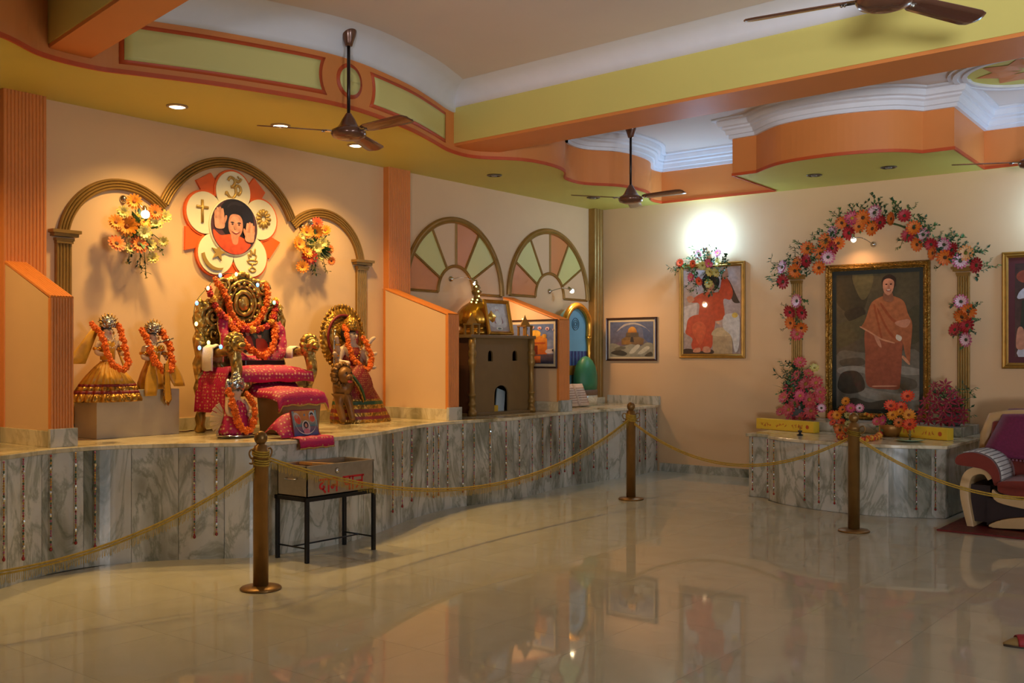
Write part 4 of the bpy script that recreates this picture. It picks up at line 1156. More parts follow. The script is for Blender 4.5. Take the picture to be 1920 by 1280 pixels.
bp_ += [(((170, 92, 62), (154, 78, 56)), blob([(.37, .60), (.36, .4), (.37, .2), (.46, .155), (.6, .15), (.75, .15), (.78, .2), (.8, .4), (.8, .6), (.6, .65)])),
        (((188, 112, 70), (176, 98, 62)), blob([(.30, .60), (.36, .66), (.43, .78), (.52, .82), (.6, .835), (.7, .83), (.82, .79), (.87, .7), (.92, .62), (.9, .45), (.89, .34), (.84, .40), (.8, .50), (.72, .49), (.55, .515), (.42, .565), (.32, .605)])),
        ((168, 84, 48), blob([(.46, .76), (.5, .65), (.55, .52), (.57, .52), (.52, .66), (.48, .77)], 4)), ((168, 84, 48), blob([(.55, .76), (.68, .65), (.82, .6), (.82, .62), (.69, .67), (.56, .78)], 4)), ((168, 84, 48), blob([(.51, .72), (.62, .58), (.7, .52), (.72, .53), (.63, .6), (.52, .74)], 4)),
        ((216, 150, 112), blob([(.30, .605), (.42, .562), (.55, .512), (.7, .485), (.7, .495), (.55, .525), (.42, .575), (.31, .612)], 3)), ((216, 150, 112), blob([(.8, .38), (.88, .33), (.89, .345), (.82, .395)], 3)), ((212, 150, 120), blob([(.47, .165), (.72, .17), (.72, .178), (.47, .174)], 3)),
        (SKIN, blob([(.72, .64), (.86, .66), (.9, .64), (.85, .6), (.76, .61)])), (SKIN, blob([(.47, .54), (.52, .53), (.56, .46), (.52, .47)], 4)), ((226, 210, 190), blob([(.74, .55), (.8, .53), (.78, .5), (.73, .52)], 3)),
        ((150, 96, 70), blob([(.59, .86), (.68, .86), (.7, .8), (.63, .79), (.58, .81)])), ((44, 30, 26), ell(.645, .925, .083, .058)), (SKIN, blob([(.575, .93), (.585, .87), (.635, .838), (.69, .865), (.71, .93), (.68, .955), (.61, .96)])),
        ((44, 30, 26), blob([(.56, .93), (.6, .955), (.65, .96), (.7, .945), (.72, .92), (.73, .96), (.66, .99), (.58, .97)], 4)), ((60, 30, 24), ell(.617, .918, .014, .005, 8)), ((60, 30, 24), ell(.672, .918, .014, .005, 8)), ((150, 66, 56), ell(.645, .874, .03, .008, 10)), ((236, 226, 214), ell(.645, .876, .022, .004, 8)),
        ((190, 124, 96), blob([(.637, .915), (.63, .892), (.645, .886), (.66, .892), (.652, .915)], 3))]
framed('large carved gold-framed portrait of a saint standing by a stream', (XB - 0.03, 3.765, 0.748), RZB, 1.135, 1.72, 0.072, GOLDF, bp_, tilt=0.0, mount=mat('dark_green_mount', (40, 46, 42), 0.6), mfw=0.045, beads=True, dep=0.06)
# half-seen portrait at the right edge
rp = [((70, 48, 44), (96, 64, 56)), ((150, 70, 50), ell(.16, .86, .14, .07)), ((40, 26, 22), ell(.42, .86, .17, .10)), (SKIN, ell(.44, .83, .1, .07)), ((60, 30, 24), ell(.41, .84, .014, .006, 8)), ((60, 30, 24), ell(.48, .84, .014, .006, 8)), ((190, 124, 96), ell(.445, .82, .01, .014, 8)), ((150, 66, 56), ell(.445, .795, .028, .007, 8)), ((40, 26, 22), blob([(.35, .86), (.44, .9), (.54, .86), (.5, .92), (.38, .92)], 4)),
      ((206, 200, 208), blob([(.1, .72), (.26, .78), (.5, .76), (.8, .74), (.85, .4), (.8, .02), (.05, .0), (.2, .3), (.2, .6), (.05, .62), (.04, .66)])), ((190, 60, 80), blob([(.38, .76), (.5, .79), (.58, .74), (.48, .66)])), ((50, 56, 44), [(.1, .6), (.17, .62), (.14, .3), (.08, .3)]), (SKIN, blob([(.04, .3), (.12, .3), (.14, .1), (.02, .1)])),
      ((180, 174, 184), blob([(.3, .7), (.4, .5), (.4, .1), (.32, .1)]))]
framed('gold-framed portrait of a saint in white robe at the right edge', (XB, 2.06, 1.32), RZB, 0.89, 1.185, 0.06, GOLDM, rp, mount=MOUNTM, mfw=0.06)
# lit temple picture on the wing wall
gp = [((92, 118, 168), (150, 150, 168)), ((140, 150, 176), blob([(0, .55), (1, .58), (1, .45), (0, .42)])),
      (((232, 150, 50), (190, 90, 40)), [(.12, .2), (.64, .2), (.64, .62), (.58, .7), (.5, .7), (.46, .78), (.3, .78), (.26, .7), (.16, .7), (.12, .62)]), ((250, 190, 70), ell(.38, .76, .12, .09)), ((240, 170, 60), ell(.18, .7, .05, .05)), ((240, 170, 60), ell(.58, .7, .05, .05)),
      ((180, 80, 40), [(.16, .5), (.6, .5), (.6, .54), (.16, .54)]), ((120, 50, 34), [(.33, .24), (.43, .24), (.43, .46), (.33, .46)]), ((240, 226, 180), [(.34, .3), (.42, .3), (.42, .44), (.34, .44)]),
      (((96, 78, 84), (64, 66, 84)), [(0, 0), (1, 0), (1, .24), (0, .22)]), ((190, 100, 50), [(.26, .02), (.52, .02), (.52, .2), (.26, .2)]), ((206, 190, 186), blob([(.66, .36), (.95, .38), (.96, .28), (.66, .26)])), ((44, 40, 40), blob([(.78, .36), (.92, .4), (.95, .32), (.8, .3)], 4)),
      ((226, 190, 190), ell(.34, .92, .045, .04)), ((150, 40, 56), ell(.34, .92, .02, .018)), ((226, 190, 190), ell(.5, .9, .045, .04)), ((200, 90, 50), ell(.5, .89, .022, .02)), ((226, 190, 190), ell(.67, .88, .045, .045)), ((110, 50, 96), ell(.67, .87, .022, .022)), ((226, 190, 190), ell(.83, .85, .045, .045)), ((180, 60, 50), ell(.83, .84, .022, .025)), ((226, 190, 190), ell(.18, .9, .045, .04)), ((220, 150, 50), ell(.18, .9, .02, .02))]
gp = gp[:2] + [(c, [(u + .22, v) for u, v in q]) for c, q in gp[2:8]] + [gp[8]] + [(c, [(u + .2, v) for u, v in q]) for c, q in gp[9:]]
framed('picture of a lit golden temple by water on the wing wall', (9.18, 6.97, 1.31), RZB, 0.74, 0.55, 0.022, DWOOD, gp, mount=MOUNT, mfw=0.03, dep=0.028)

# ------------------------------------------------------------------ flower arch around the large portrait
FA = [(185, 585, 'P'), (275, 610, 'O'), (190, 690, 'R'), (295, 555, 'O'), (360, 540, 'R'), (365, 450, 'O'), (460, 485, 'O'), (515, 510, 'P'), (548, 445, 'R'), (500, 392, 'O'), (590, 410, 'O'), (550, 335, 'P'), (615, 262, 'O'),
      (690, 230, 'K'), (670, 335, 'R'), (740, 290, 'O'), (770, 225, 'O'), (855, 190, 'P'), (840, 305, 'O'), (895, 262, 'R'), (978, 232, 'O'), (1070, 212, 'R'), (1140, 300, 'O'), (1098, 355, 'R'), (1208, 350, 'P'), (1165, 420, 'O'),
      (1265, 418, 'R'), (1360, 420, 'P'), (1280, 482, 'O'), (1365, 512, 'O'), (1418, 460, 'R'), (1518, 482, 'H'), (1475, 540, 'P'), (1598, 572, 'R'), (450, 590, 'O')]
def wall_garland(label, raw, seed, nspr, spr_len, name='flower_arch', cat='flower garland', sc=3.879, ox=1420, oy=350, rad=0.084, spine=True):
    rr = random.Random(seed)
    W = [(onX(ox + x / sc, oy + y / sc, XB - 0.13), k) for x, y, k in raw]
    c = sum((p for p, _ in W), Vector()) / len(W)
    t = thing(name, label, cat, (XB, c.y, c.z))
    loc = t.location
    if spine:
        P = sorted([p for p, _ in W], key=lambda p: -p.y)
        sm_ = [sum(P[max(0, i - 3):i + 4], Vector()) / len(P[max(0, i - 3):i + 4]) for i in range(0, len(P), 3)]
        sp_ = [Vector((XB - 0.05, p.y, p.z)) - loc for p in sm_]
        MB().tube(catm(sp_, 4), 0.012, 6).build('stem', STEMG, t)
    flowers_on(t, [(p - loc, rad * rr.uniform(0.88, 1.1), k) for p, k in W], (-1, 0.15, -0.1), rr)
    mid = Vector((0, 0, -0.4)) if spine else Vector((0, 0, 0))
    for k in range(nspr):
        p, _ = W[k % len(W)]
        q = p - loc
        d = Vector((-0.35, rr.uniform(-.8, .8), rr.uniform(-.8, .8)))
        if spine and rr.random() < 0.75: d = (q - mid).normalized() + Vector((-0.35, rr.uniform(-.5, .5), rr.uniform(-.4, .5)))
        inst('leaf_sprig', SPR[rr.randrange(5)], t, (-0.06, q.y + rr.uniform(-.04, .04), q.z + rr.uniform(-.03, .04)), face(d), spr_len * rr.uniform(0.75, 1.25))
    return t
wall_garland('arch of orange, crimson and pink silk flowers over the large portrait', FA, 11, 190, 0.17)
wall_garland('small silk flower spray on the left gold column by portrait', [(290, 830, 'P'), (240, 912, 'R'), (328, 915, 'R'), (243, 990, 'O'), (320, 1025, 'O'), (290, 1072, 'M')], 12, 20, 0.13, 'flower_spray', 'flower spray', spine=False)
wall_garland('small silk flower spray on the right gold column by portrait', [(1482, 835, 'P'), (1535, 905, 'O'), (1490, 945, 'O'), (1528, 1008, 'R'), (1440, 1040, 'R'), (1520, 1112, 'P')], 13, 22, 0.14, 'flower_spray', 'flower spray', spine=False)
wall_garland('colourful bouquet around the bright white lamp over the seated portrait',
             [(150, 395, 'V'), (240, 510, 'K'), (305, 540, 'V'), (380, 400, 'K'), (452, 318, 'K'), (455, 390, 'W'), (390, 465, 'W'), (440, 470, 'W'), (255, 400, 'V'), (330, 415, 'W'), (380, 560, 'W'), (300, 330, 'P')], 14, 64, 0.16, 'flower_bouquet', 'bouquet', 4.265, 1240, 400, 0.058, spine=False)
# compact white lamps behind flowers, one over each smaller portrait
CFL = mat('lit_white_tube', (255, 255, 255), 0.4, emit=(205, 240, 255), estr=16.0, var=0.0)
def white_lamp(label, y, z, e=34):
    t = thing('wall_lamp', label, 'lamp', (XB, y, z))
    MB().lathe([(0.03, -0.075), (0.034, -0.06), (0.034, -0.02), (0.03, -0.01)], 16, (-0.09, 0, 0)).build('lamp_holder', CHROME, t)
    MB().tube(catm([(-0.005, 0, -0.05), (-0.05, 0, -0.06), (-0.09, 0, -0.05)], 5), 0.008, 6).build('bracket', CHROME, t)
    MB().tube([(-0.09 + 0.026 * math.cos(k * 0.55), 0.026 * math.sin(k * 0.55), -0.01 + k * 0.0026) for k in range(40)], 0.0065, 8).build('lamp_tube', CFL, t)
    lamp('POINT', (-0.22, 0, 0.10), e, (0.34, 0.64, 1.0), 0.06, t)
lp = onX(1324, 462, XB - 0.07)
white_lamp('bright white lamp glowing behind the bouquet above seated portrait', lp.y, lp.z)
white_lamp('white lamp above the gold-framed portrait at the right edge', 1.9, lp.z, 22)
# ------------------------------------------------------------------ marigold garlands
def puffmesh(nm, col, col2):
    m = MB(); r = random.Random(5); n, k = 12, 7
    vs = []; 
    for i in range(k + 1):
        t = PI * i / k
        for j in range(n):
            a = 2 * PI * (j + 0.5 * (i % 2)) / n
            q = 1 + (0.16 if (i + j) % 2 else -0.14) * (0.2 if i in (0, k) else 1)
            vs.append((q * math.sin(t) * math.cos(a), q * math.sin(t) * math.sin(a), -0.75 * math.cos(t) * q))
    m.add(vs, [(i * n + j, i * n + (j + 1) % n, (i + 1) * n + (j + 1) % n, (i + 1) * n + j) for i in range(k) for j in range(n)], 0, False)
    return m.mesh(nm, mat(nm + '_petals', col, 0.6, var=0.3, scale=9, col2=col2))
MAR = puffmesh('marigold', (226, 88, 6), (242, 122, 18))
MARR = puffmesh('red_rose', (166, 24, 30), (206, 52, 40))
MARY = puffmesh('yellow_marigold', (240, 160, 40), (250, 190, 70))
def garland(label, pts, r, meshes=(MAR,), pack=1.25, closed=False, jit=0.25):
    P = resample(catm(pts, 8, closed) + ([Vector(pts[0])] if closed else []), r * pack)
    t = thing('flower_garland', label, 'garland', P[0])
    MB().tube([p - P[0] for p in P], 0.003, 4).build('string', STEMG, t)
    rr = random.Random(len(P))
    for i, p in enumerate(P):
        q = Quaternion((rr.uniform(-1, 1), rr.uniform(-1, 1), rr.uniform(-1, 1), rr.uniform(-1, 1))).normalized()
        j = Vector((rr.uniform(-1, 1), rr.uniform(-1, 1), rr.uniform(-1, 1))) * r * jit
        inst('marigold', meshes[i % len(meshes)], t, p - P[0] + j, q, r * rr.uniform(0.9, 1.12))
    return t

PINK = brocade('magenta_brocade', (178, 8, 78), (226, 140, 150), 30.0)
PINK2 = brocade('magenta_brocade_fine', (182, 10, 80), (222, 140, 150), 36.0)
GTRIM = mat('gold_cloth_trim', (188, 150, 74), 0.4, metal=0.5, var=0.2, scale=60, bump=0.5, bscale=150)
TOWEL = mat('white_towel', (236, 226, 208), 0.85, var=0.04, bump=0.4, bscale=200)
GREYC = mat('taupe_cloth', (128, 106, 74), 0.7, var=0.08, bump=0.1)
FACE = mat('statue_skin', (206, 176, 148), 0.45, var=0.04)
SILV = carved('silver_filigree', (206, 204, 198), 0.25, 0.9, 60.0, 0.8, 0.5)
EYEM = mat('statue_eye_black', (22, 16, 16), 0.3)
LIPM = mat('statue_lip_red', (160, 44, 46), 0.4)

# ------------------------------------------------------------------ throne
TX, TY = 5.29, 7.08
th = thing('throne', 'ornate gilded carved throne with lion arms below the emblem', 'throne', (TX, TY, ZP))
hf = [(0.0, 1.315), (0.05, 1.305), (0.09, 1.265), (0.15, 1.26), (0.205, 1.20), (0.235, 1.11), (0.275, 1.07), (0.335, 1.075), (0.385, 1.03), (0.405, 0.95), (0.385, 0.865), (0.36, 0.80), (0.385, 0.72), (0.375, 0.5), (0.365, 0.30)]
ol = blob([(x, z) for x, z in hf] + [(-x, z) for x, z in hf[::-1] if x > 0], 3)
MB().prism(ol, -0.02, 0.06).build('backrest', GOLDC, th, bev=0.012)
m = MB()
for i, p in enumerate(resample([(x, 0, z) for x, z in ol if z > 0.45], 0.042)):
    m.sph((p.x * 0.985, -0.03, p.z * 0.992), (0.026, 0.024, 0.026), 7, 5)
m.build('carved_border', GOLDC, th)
ringm = MB()
for r, q in ((0.165, 0.019), (0.125, 0.014), (0.085, 0.022)):
    ringm.tube([(r * math.cos(k * PI / 16), -0.035, 1.06 + 1.12 * r * math.sin(k * PI / 16)) for k in range(32)], q, 8, closed=True)
ringm.sph((0, -0.03, 1.06), (0.06, 0.035, 0.07), 12, 8)
for k in range(16):
    a = k * PI / 8
    ringm.sph((0.145 * math.cos(a), -0.045, 1.06 + 0.162 * math.sin(a)), 0.017, 6, 5)
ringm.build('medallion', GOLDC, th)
for s in (-1, 1):
    v = MB()
    for (cx, cz, R0, tn, q) in ((0.30, 0.94, 0.105, 2.2, 0.022), (0.20, 1.19, 0.07, 1.8, 0.018), (0.30, 0.80, 0.06, 1.6, 0.016)):
        pts = [(s * (cx + R0 * (1 - k / 34) * math.cos(k * tn * 2 * PI / 30)), -0.035 - 0.012 * k / 30, cz + R0 * (1 - k / 34) * math.sin(k * tn * 2 * PI / 30)) for k in range(31)]
        v.tube(pts, [q * (1 - 0.5 * k / 30) for k in range(31)], 7)
    v.build('scrollwork', GOLDC, th)
    MB().lathe([(0.03, 0), (0.045, 0.02), (0.03, 0.06), (0.04, 0.12), (0.028, 0.16), (0.036, 0.3), (0.05, 0.36), (0.034, 0.42), (0.048, 0.50), (0.056, 0.56), (0.036, 0.62), (0.05, 0.70), (0.056, 0.76), (0.034, 0.82), (0.052, 0.88), (0.058, 0.93), (0.03, 1.0), (0.04, 1.04), (0.0, 1.09)], 14, (s * 0.395, 0.0, 0), rip=0.12, nr=7).build('back_post', GOLDC, th)
    # arm with lion head
    am = MB()
    am.tube(catm([(s * 0.37, 0.02, 0.66), (s * 0.375, -0.15, 0.64), (s * 0.375, -0.34, 0.655), (s * 0.375, -0.43, 0.64)], 5), [0.036] * 15 + [0.04], 10)
    am.tube(catm([(s * 0.375, -0.42, 0.66), (s * 0.38, -0.46, 0.5), (s * 0.365, -0.42, 0.36), (s * 0.37, -0.44, 0.2), (s * 0.385, -0.50, 0.0)], 6), [0.05 - 0.0009 * k for k in range(25)], 10)
    arm = am.build('armrest', GOLDC, th)
    L = MB(); c = Vector((s * 0.378, -0.445, 0.715))
    L.sph(c, (0.062, 0.062, 0.065), 14, 10)
    for k in range(12):
        a = k * PI / 6
        L.sph(c + Vector((0.068 * math.cos(a), 0.02, 0.072 * math.sin(a))), (0.028, 0.04, 0.028), 7, 5)
    L.sph(c + Vector((0, -0.065, -0.014)), (0.034, 0.034, 0.028), 10, 7)
    L.sph(c + Vector((0, -0.055, -0.05)), (0.026, 0.024, 0.012), 8, 6)
    for e in (-1, 1):
        L.sph(c + Vector((e * 0.045, 0.0, 0.062)), (0.017, 0.012, 0.02), 7, 5)
        L.sph(c + Vector((e * 0.024, -0.055, 0.018)), 0.010, 6, 5)
    L.build('lion_head', GOLDC, arm)
    MB().tube(catm([(s * 0.34, -0.0, 0.3), (s * 0.36, 0.03, 0.15), (s * 0.37, 0.06, 0.0)], 5), 0.03, 8).build('rear_leg', GOLDC, th)
MB().box(-0.35, 0.35, -0.44, 0.0, 0.36, 0.46).build('seat_frame', GOLDC, th, bev=0.01)
cu = []
for i in range(9):
    y = -0.49 + 0.49 * i / 8
    cu.append([(x * 0.36 / 4, y, 0.49 + 0.05 * (1 - (x / 4) ** 4) * (1 - ((i - 4) / 4) ** 6) + 0.004 * math.sin(x * 3 + i)) for x in range(-4, 5)])
fr = [(p[0], p[1] - 0.012, 0.41 + 0.006 * math.sin(k * 2.1)) for k, p in enumerate(cu[0])]
MB().grid([fr] + cu, 0, True).build('seat_cover', PINK, th, solid=0.012)
# cloth hanging down the near side of the seat
rows = []
for i in range(9):
    z = 0.53 - 0.36 * i / 8
    rows.append([(-0.385 - 0.05 * math.sin(min(1, i / 5) * PI / 2) - 0.018 * math.sin(j * 1.9 + i * 0.2) * i / 8, -0.38 + 0.36 * j / 10 + 0.02 * (i / 8) * (j - 5) / 5, z) for j in range(11)])
c_ = MB().grid(rows, 0, True).build('side_drape', PINK2, th, solid=0.008)
for nm, x in (('towel', -0.375),):
    tw = thing('hand_towel', 'folded white hand towel hanging over the throne left arm', 'towel', (TX + x, TY, ZP))
    rr_ = []
    for i, (dx, z) in enumerate(((-0.052, 0.50), (-0.054, 0.6), (-0.046, 0.68), (0.0, 0.705), (0.046, 0.68), (0.05, 0.62), (0.05, 0.57))):
        rr_.append([(dx - 0.01, -0.22 + 0.016 * j - 0.0, z + 0.004 * math.sin(j)) for j in range(9)])
    MB().grid(rr_, 0, True).build('towel_cloth', TOWEL, tw, solid=0.014)
tw2 = thing('hand_towel', 'small white cloth folded over the throne far arm', 'towel', (TX + 0.375, TY, ZP))
MB().grid([[(dx, -0.27 + 0.016 * j, z) for j in range(7)] for dx, z in ((-0.05, 0.6), (-0.044, 0.68), (0.0, 0.70), (0.044, 0.68), (0.05, 0.63))], 0, True).build('towel_cloth', TOWEL, tw2, solid=0.012)

# framed photo on the throne, with shawl
fp = [((84, 60, 48), (70, 54, 46)), ((150, 150, 140), [(.06, 0), (.2, .0), (.14, 1), (.0, 1)]), ((96, 104, 84), blob([(.5, 1), (.95, 1), (.9, .55), (.6, .6)])), ((60, 80, 56), blob([(.6, .9), (.8, .95), (.8, .7), (.62, .7)])),
      ((184, 64, 48), blob([(.36, .1), (.34, .6), (.42, .7), (.5, .6), (.5, .1)])), (SKIN, ell(.42, .76, .05, .08)), (HAIR, ell(.42, .84, .07, .07)), ((206, 70, 44), blob([(.58, .1), (.58, .55), (.68, .62), (.84, .55), (.86, .1)])), (SKIN, ell(.7, .7, .05, .08)), (HAIR, ell(.7, .78, .07, .07)), ((206, 198, 186), blob([(.2, .0), (.6, .0), (.55, .2), (.3, .24)]))]
framed('framed photograph propped on the throne seat', (TX + 0.03, TY - 0.17, ZP + 0.55), 0, 0.46, 0.37, 0.022, DWOOD, fp, tilt=-0.32, mfw=0.0)
MB().box(-0.2, 0.2, -0.09, 0.06, 0, 0.05).build('photo_rest', mat('black_lacquer', (30, 16, 16), 0.3), None, bev=0.006, loc=(TX + 0.03, TY - 0.2, ZP + 0.535), label='dark wooden rest under the photograph on the throne', category='rest')
sh = thing('shawl', 'magenta brocade shawl draped around the photograph on the throne', 'shawl', (TX + 0.03, TY - 0.17, ZP + 0.54))
up = catm([(-0.265, 0.38), (-0.285, 0.24), (-0.24, 0.10), (-0.12, 0.045), (0.0, 0.03), (0.13, 0.05), (0.25, 0.12), (0.29, 0.25), (0.265, 0.37)], 6)
yb = lambda z: 0.30 * z - 0.03
rows = []
for o, q in ((-0.05, 0.0), (-0.03, 0.03), (0.0, 0.045), (0.03, 0.03), (0.05, 0.0)):
    r = []
    for i, p in enumerate(up):
        a, b = up[max(0, i - 1)], up[min(len(up) - 1, i + 1)]; d = (b - a).normalized(); n = Vector((d.y, -d.x))
        w_ = 1 + 0.15 * math.sin(i * 0.9)
        u, v = p.x + n.x * o * w_, p.y + n.y * o * w_
        r.append((u, yb(v) - q - 0.006 * math.sin(i * 1.3), max(0.005, v)))
    rows.append(r)
MB().grid(rows, 0, True).build('shawl_cloth', PINK2, sh, solid=0.006)
MB().tube(rows[4], 0.006, 6).build('shawl_border', GTRIM, sh)
MB().tube(rows[0], 0.006, 6).build('shawl_border', GTRIM, sh)
W3 = lambda x, y, z: (TX + x, TY + y, ZP + z)
garland('orange marigold garland ringing the throne crest medallion', [W3(-0.28, -0.05, 1.24), W3(-0.215, -0.09, 1.12), W3(-0.15, -0.10, 0.95), W3(-0.02, -0.11, 0.86), W3(0.12, -0.10, 0.93), W3(0.20, -0.09, 1.08), W3(0.22, -0.06, 1.22)], 0.029)
garland('red rose and marigold garland hanging across the throne back', [W3(-0.36, -0.06, 1.16), W3(-0.31, -0.11, 1.0), W3(-0.2, -0.13, 0.89), W3(-0.02, -0.14, 0.835), W3(0.17, -0.13, 0.87), W3(0.27, -0.11, 0.98), W3(0.31, -0.06, 1.10)], 0.031, (MARR, MARR, MARY, MARR, MAR), 1.45)
garland('orange marigold garland draped over the throne photograph', [W3(-0.22, -0.10, 0.94), W3(-0.175, -0.17, 0.82), W3(-0.10, -0.23, 0.69), W3(0.03, -0.265, 0.62), W3(0.16, -0.22, 0.70), W3(0.24, -0.15, 0.84), W3(0.26, -0.10, 0.94)], 0.031)

# footrest with brocade cover
FX0, FX1, FY0, FY1, FZ = 5.08, 5.50, 6.30, 6.60, 0.31
ft = thing('footrest', 'taupe box footrest with magenta brocade cover before the throne', 'footrest', ((FX0 + FX1) / 2, (FY0 + FY1) / 2, ZP))
hx, hy = (FX1 - FX0) / 2, (FY1 - FY0) / 2
m = MB()
m.add([(-hx * .84, -hy * .9, 0), (hx * .9, -hy * .9, 0), (hx * .9, hy, 0), (-hx * .84, hy, 0), (-hx, -hy, FZ), (hx, -hy, FZ), (hx, hy, FZ), (-hx, hy, FZ)], [(0, 3, 2, 1), (4, 5, 6, 7), (0, 1, 5, 4), (1, 2, 6, 5), (2, 3, 7, 6), (3, 0, 4, 7)])
m.build('body', GREYC, ft, bev=0.01)
rows = []
for i, (y, z) in enumerate(((-hy - 0.03, FZ - 0.075), (-hy - 0.028, FZ - 0.03), (-hy - 0.015, FZ + 0.02), (-hy * .5, FZ + 0.045), (0, FZ + 0.05), (hy * .6, FZ + 0.05), (hy, FZ + 0.06), (hy + 0.05, FZ + 0.10))):
    rows.append([(x / 6 * (hx + 0.045), y + 0.004 * math.sin(x * 2.3), z + (0.006 * math.sin(x * 1.7 + i) if i < 2 else 0.008 * math.cos(x * .6)) - (0.06 if abs(x) == 6 else 0)) for x in range(-6, 7)])
cov = MB().grid(rows, 0, True).build('cover', PINK, ft, solid=0.01)
MB().tube(rows[0], 0.008, 6).build('cover_border', GTRIM, cov)

# fairy lights on the throne
fl_ = thing('string_lights', 'string of tiny blue and warm lights along the throne edge', 'string lights', (TX, TY - 0.12, ZP))
LB = mat('fairy_bulb_blue', (190, 215, 255), 0.3, emit=(90, 150, 255), estr=3.0, var=0)
LY = mat('fairy_bulb_warm', (255, 250, 200), 0.3, emit=(255, 240, 130), estr=3.5, var=0)
LG = mat('fairy_bulb_green', (210, 255, 220), 0.3, emit=(130, 255, 160), estr=2.5, var=0)
PTS = [(374, 652, LB), (414, 650, LB), (391, 642, LY), (368, 607, LY), (369, 568, LB), (390, 540, LY), (413, 516, LB), (443, 514, LY), (483, 534, LB), (514, 567, LG), (511, 610, LB)]
wp = []
for k, (px, py, m_) in enumerate(PTS):
    p = onY(px, py, TY - 0.10) - fl_.location
    if k == 1: p = onY(px, py, TY - 0.36) - fl_.location
    wp.append(p)
    MB().sph(p, (0.013, 0.013, 0.018), 10, 7).build('bulb', m_, fl_)
MB().tube(catm([wp[0]] + [wp[k] + Vector((0, 0.015, 0)) for k in (2, 3, 4, 5, 6, 7, 8, 9, 10)], 6), 0.0025, 5).build('wire', STEMG, fl_)

# ------------------------------------------------------------------ small seated idol at the throne foot
SB = Vector((4.79, 6.47, ZP))
s1 = thing('seated_idol', 'small seated idol with silver crown in magenta dress by footrest', 'statue', SB)
s1.scale = (1.18,) * 3
MB().lathe([(0.0, 0.0), (0.12, 0.0), (0.135, 0.015), (0.125, 0.02), (0.0, 0.018)], 28, sy=0.8).build('tray', CHROME, s1)
skin('body', [(0, 0, 0.1), (0, 0, 0.2), (0, 0, 0.255), (0, -0.005, 0.285), (0, -0.008, 0.315), (-0.06, 0, 0.225), (-0.085, -0.03, 0.16), (-0.05, -0.07, 0.14), (0.06, 0, 0.225), (0.085, -0.03, 0.16), (0.05, -0.07, 0.14)],
     [(0, 1), (1, 2), (2, 3), (3, 4), (1, 5), (5, 6), (6, 7), (1, 8), (8, 9), (9, 10)], [0.06, 0.055, 0.022, 0.036, 0.033, 0.024, 0.02, 0.016, 0.024, 0.02, 0.016], FACE, s1)
MB().lathe([(0.115, 0.02), (0.12, 0.04), (0.10, 0.09), (0.08, 0.15), (0.065, 0.21), (0.03, 0.245)], 28, sy=0.72, rip=0.05, nr=11).build('dress', PINK2, s1)
MB().lathe([(0.045, 0.31), (0.052, 0.325), (0.046, 0.345), (0.05, 0.36), (0.034, 0.385), (0.024, 0.41), (0.0, 0.43)], 18).build('crown', SILV, s1)
m = MB()
for e in (-1, 1): m.sph((e * 0.013, -0.041, 0.302), 0.005, 6, 5)
m.build('eyes', EYEM, s1)
for e in (-1, 1):
    MB().sph((e * 0.055, 0.01, 0.33), (0.02, 0.012, 0.05), 8, 6).build('crown_wing', SILV, s1)
fe = MB()
for k in range(7):
    a = 0.5 + k * 0.3
    fe.add([(-0.05, 0.02, 0.12), (-0.05 - 0.13 * math.sin(a), 0.02, 0.12 + 0.12 * math.cos(a)), (-0.05 - 0.13 * math.sin(a + .22), 0.03, 0.12 + 0.12 * math.cos(a + .22))], [(0, 1, 2)])
fe.build('fan_shawl', mat('cream_lace', (206, 180, 130), 0.6), s1, solid=0.004)
garland('orange marigold garland around the small seated idol', [SB + Vector(v) for v in ((-0.085, -0.03, 0.35), (-0.095, -0.10, 0.25), (-0.08, -0.13, 0.13), (-0.01, -0.145, 0.05), (0.07, -0.13, 0.12), (0.095, -0.10, 0.24), (0.08, -0.03, 0.33))], 0.028)

# picture board on a magenta cloth at the platform edge
PB = Vector((5.04, 6.04, ZP))
cl = thing('draped_cloth', 'magenta brocade cloth heaped under the small picture board', 'cloth', PB)
rows = []
for i in range(8):
    t_ = i / 7
    rows.append([( -0.19 + 0.38 * j / 10, 0.16 - 0.20 * t_ , 0.012 + 0.19 * math.sin(PI * min(1, 0.15 + t_ * 0.85)) * max(0, math.sin(PI * (j + 0.6) / 11.2)) ** 0.6 * (1 - 0.15 * t_)) for j in range(11)])
front = [[(x * 0.165 + 0.035, y, z + 0.004 * math.sin(x * 9)) for x in (-1, -.75, -.5, -.25, 0, .25, .5, .75, 1)] for y, z in ((-0.05, 0.012), (-0.11, 0.012), (-0.164, 0.008), (-0.176, -0.03), (-0.178, -0.065))]
MB().grid(rows, 0, True).build('cloth_heap', PINK2, cl, solid=0.006)
fr_ = MB().grid(front, 0, True).build('cloth_front', PINK2, cl, solid=0.005)
MB().tube(front[-1], 0.007, 6).build('border', GTRIM, fr_)
pb = thing('picture_board', 'small colour print of three oval portraits on magenta cloth', 'picture', PB + Vector((0.045, -0.045, 0.012)))
pb.rotation_euler = (-0.22, 0, 0)
MB().box(-0.125, 0.125, 0.0, 0.012, 0, 0.205).build('board', mat('red_card', (130, 24, 34), 0.5), pb)
pp = [((216, 140, 60), (40, 70, 130))]
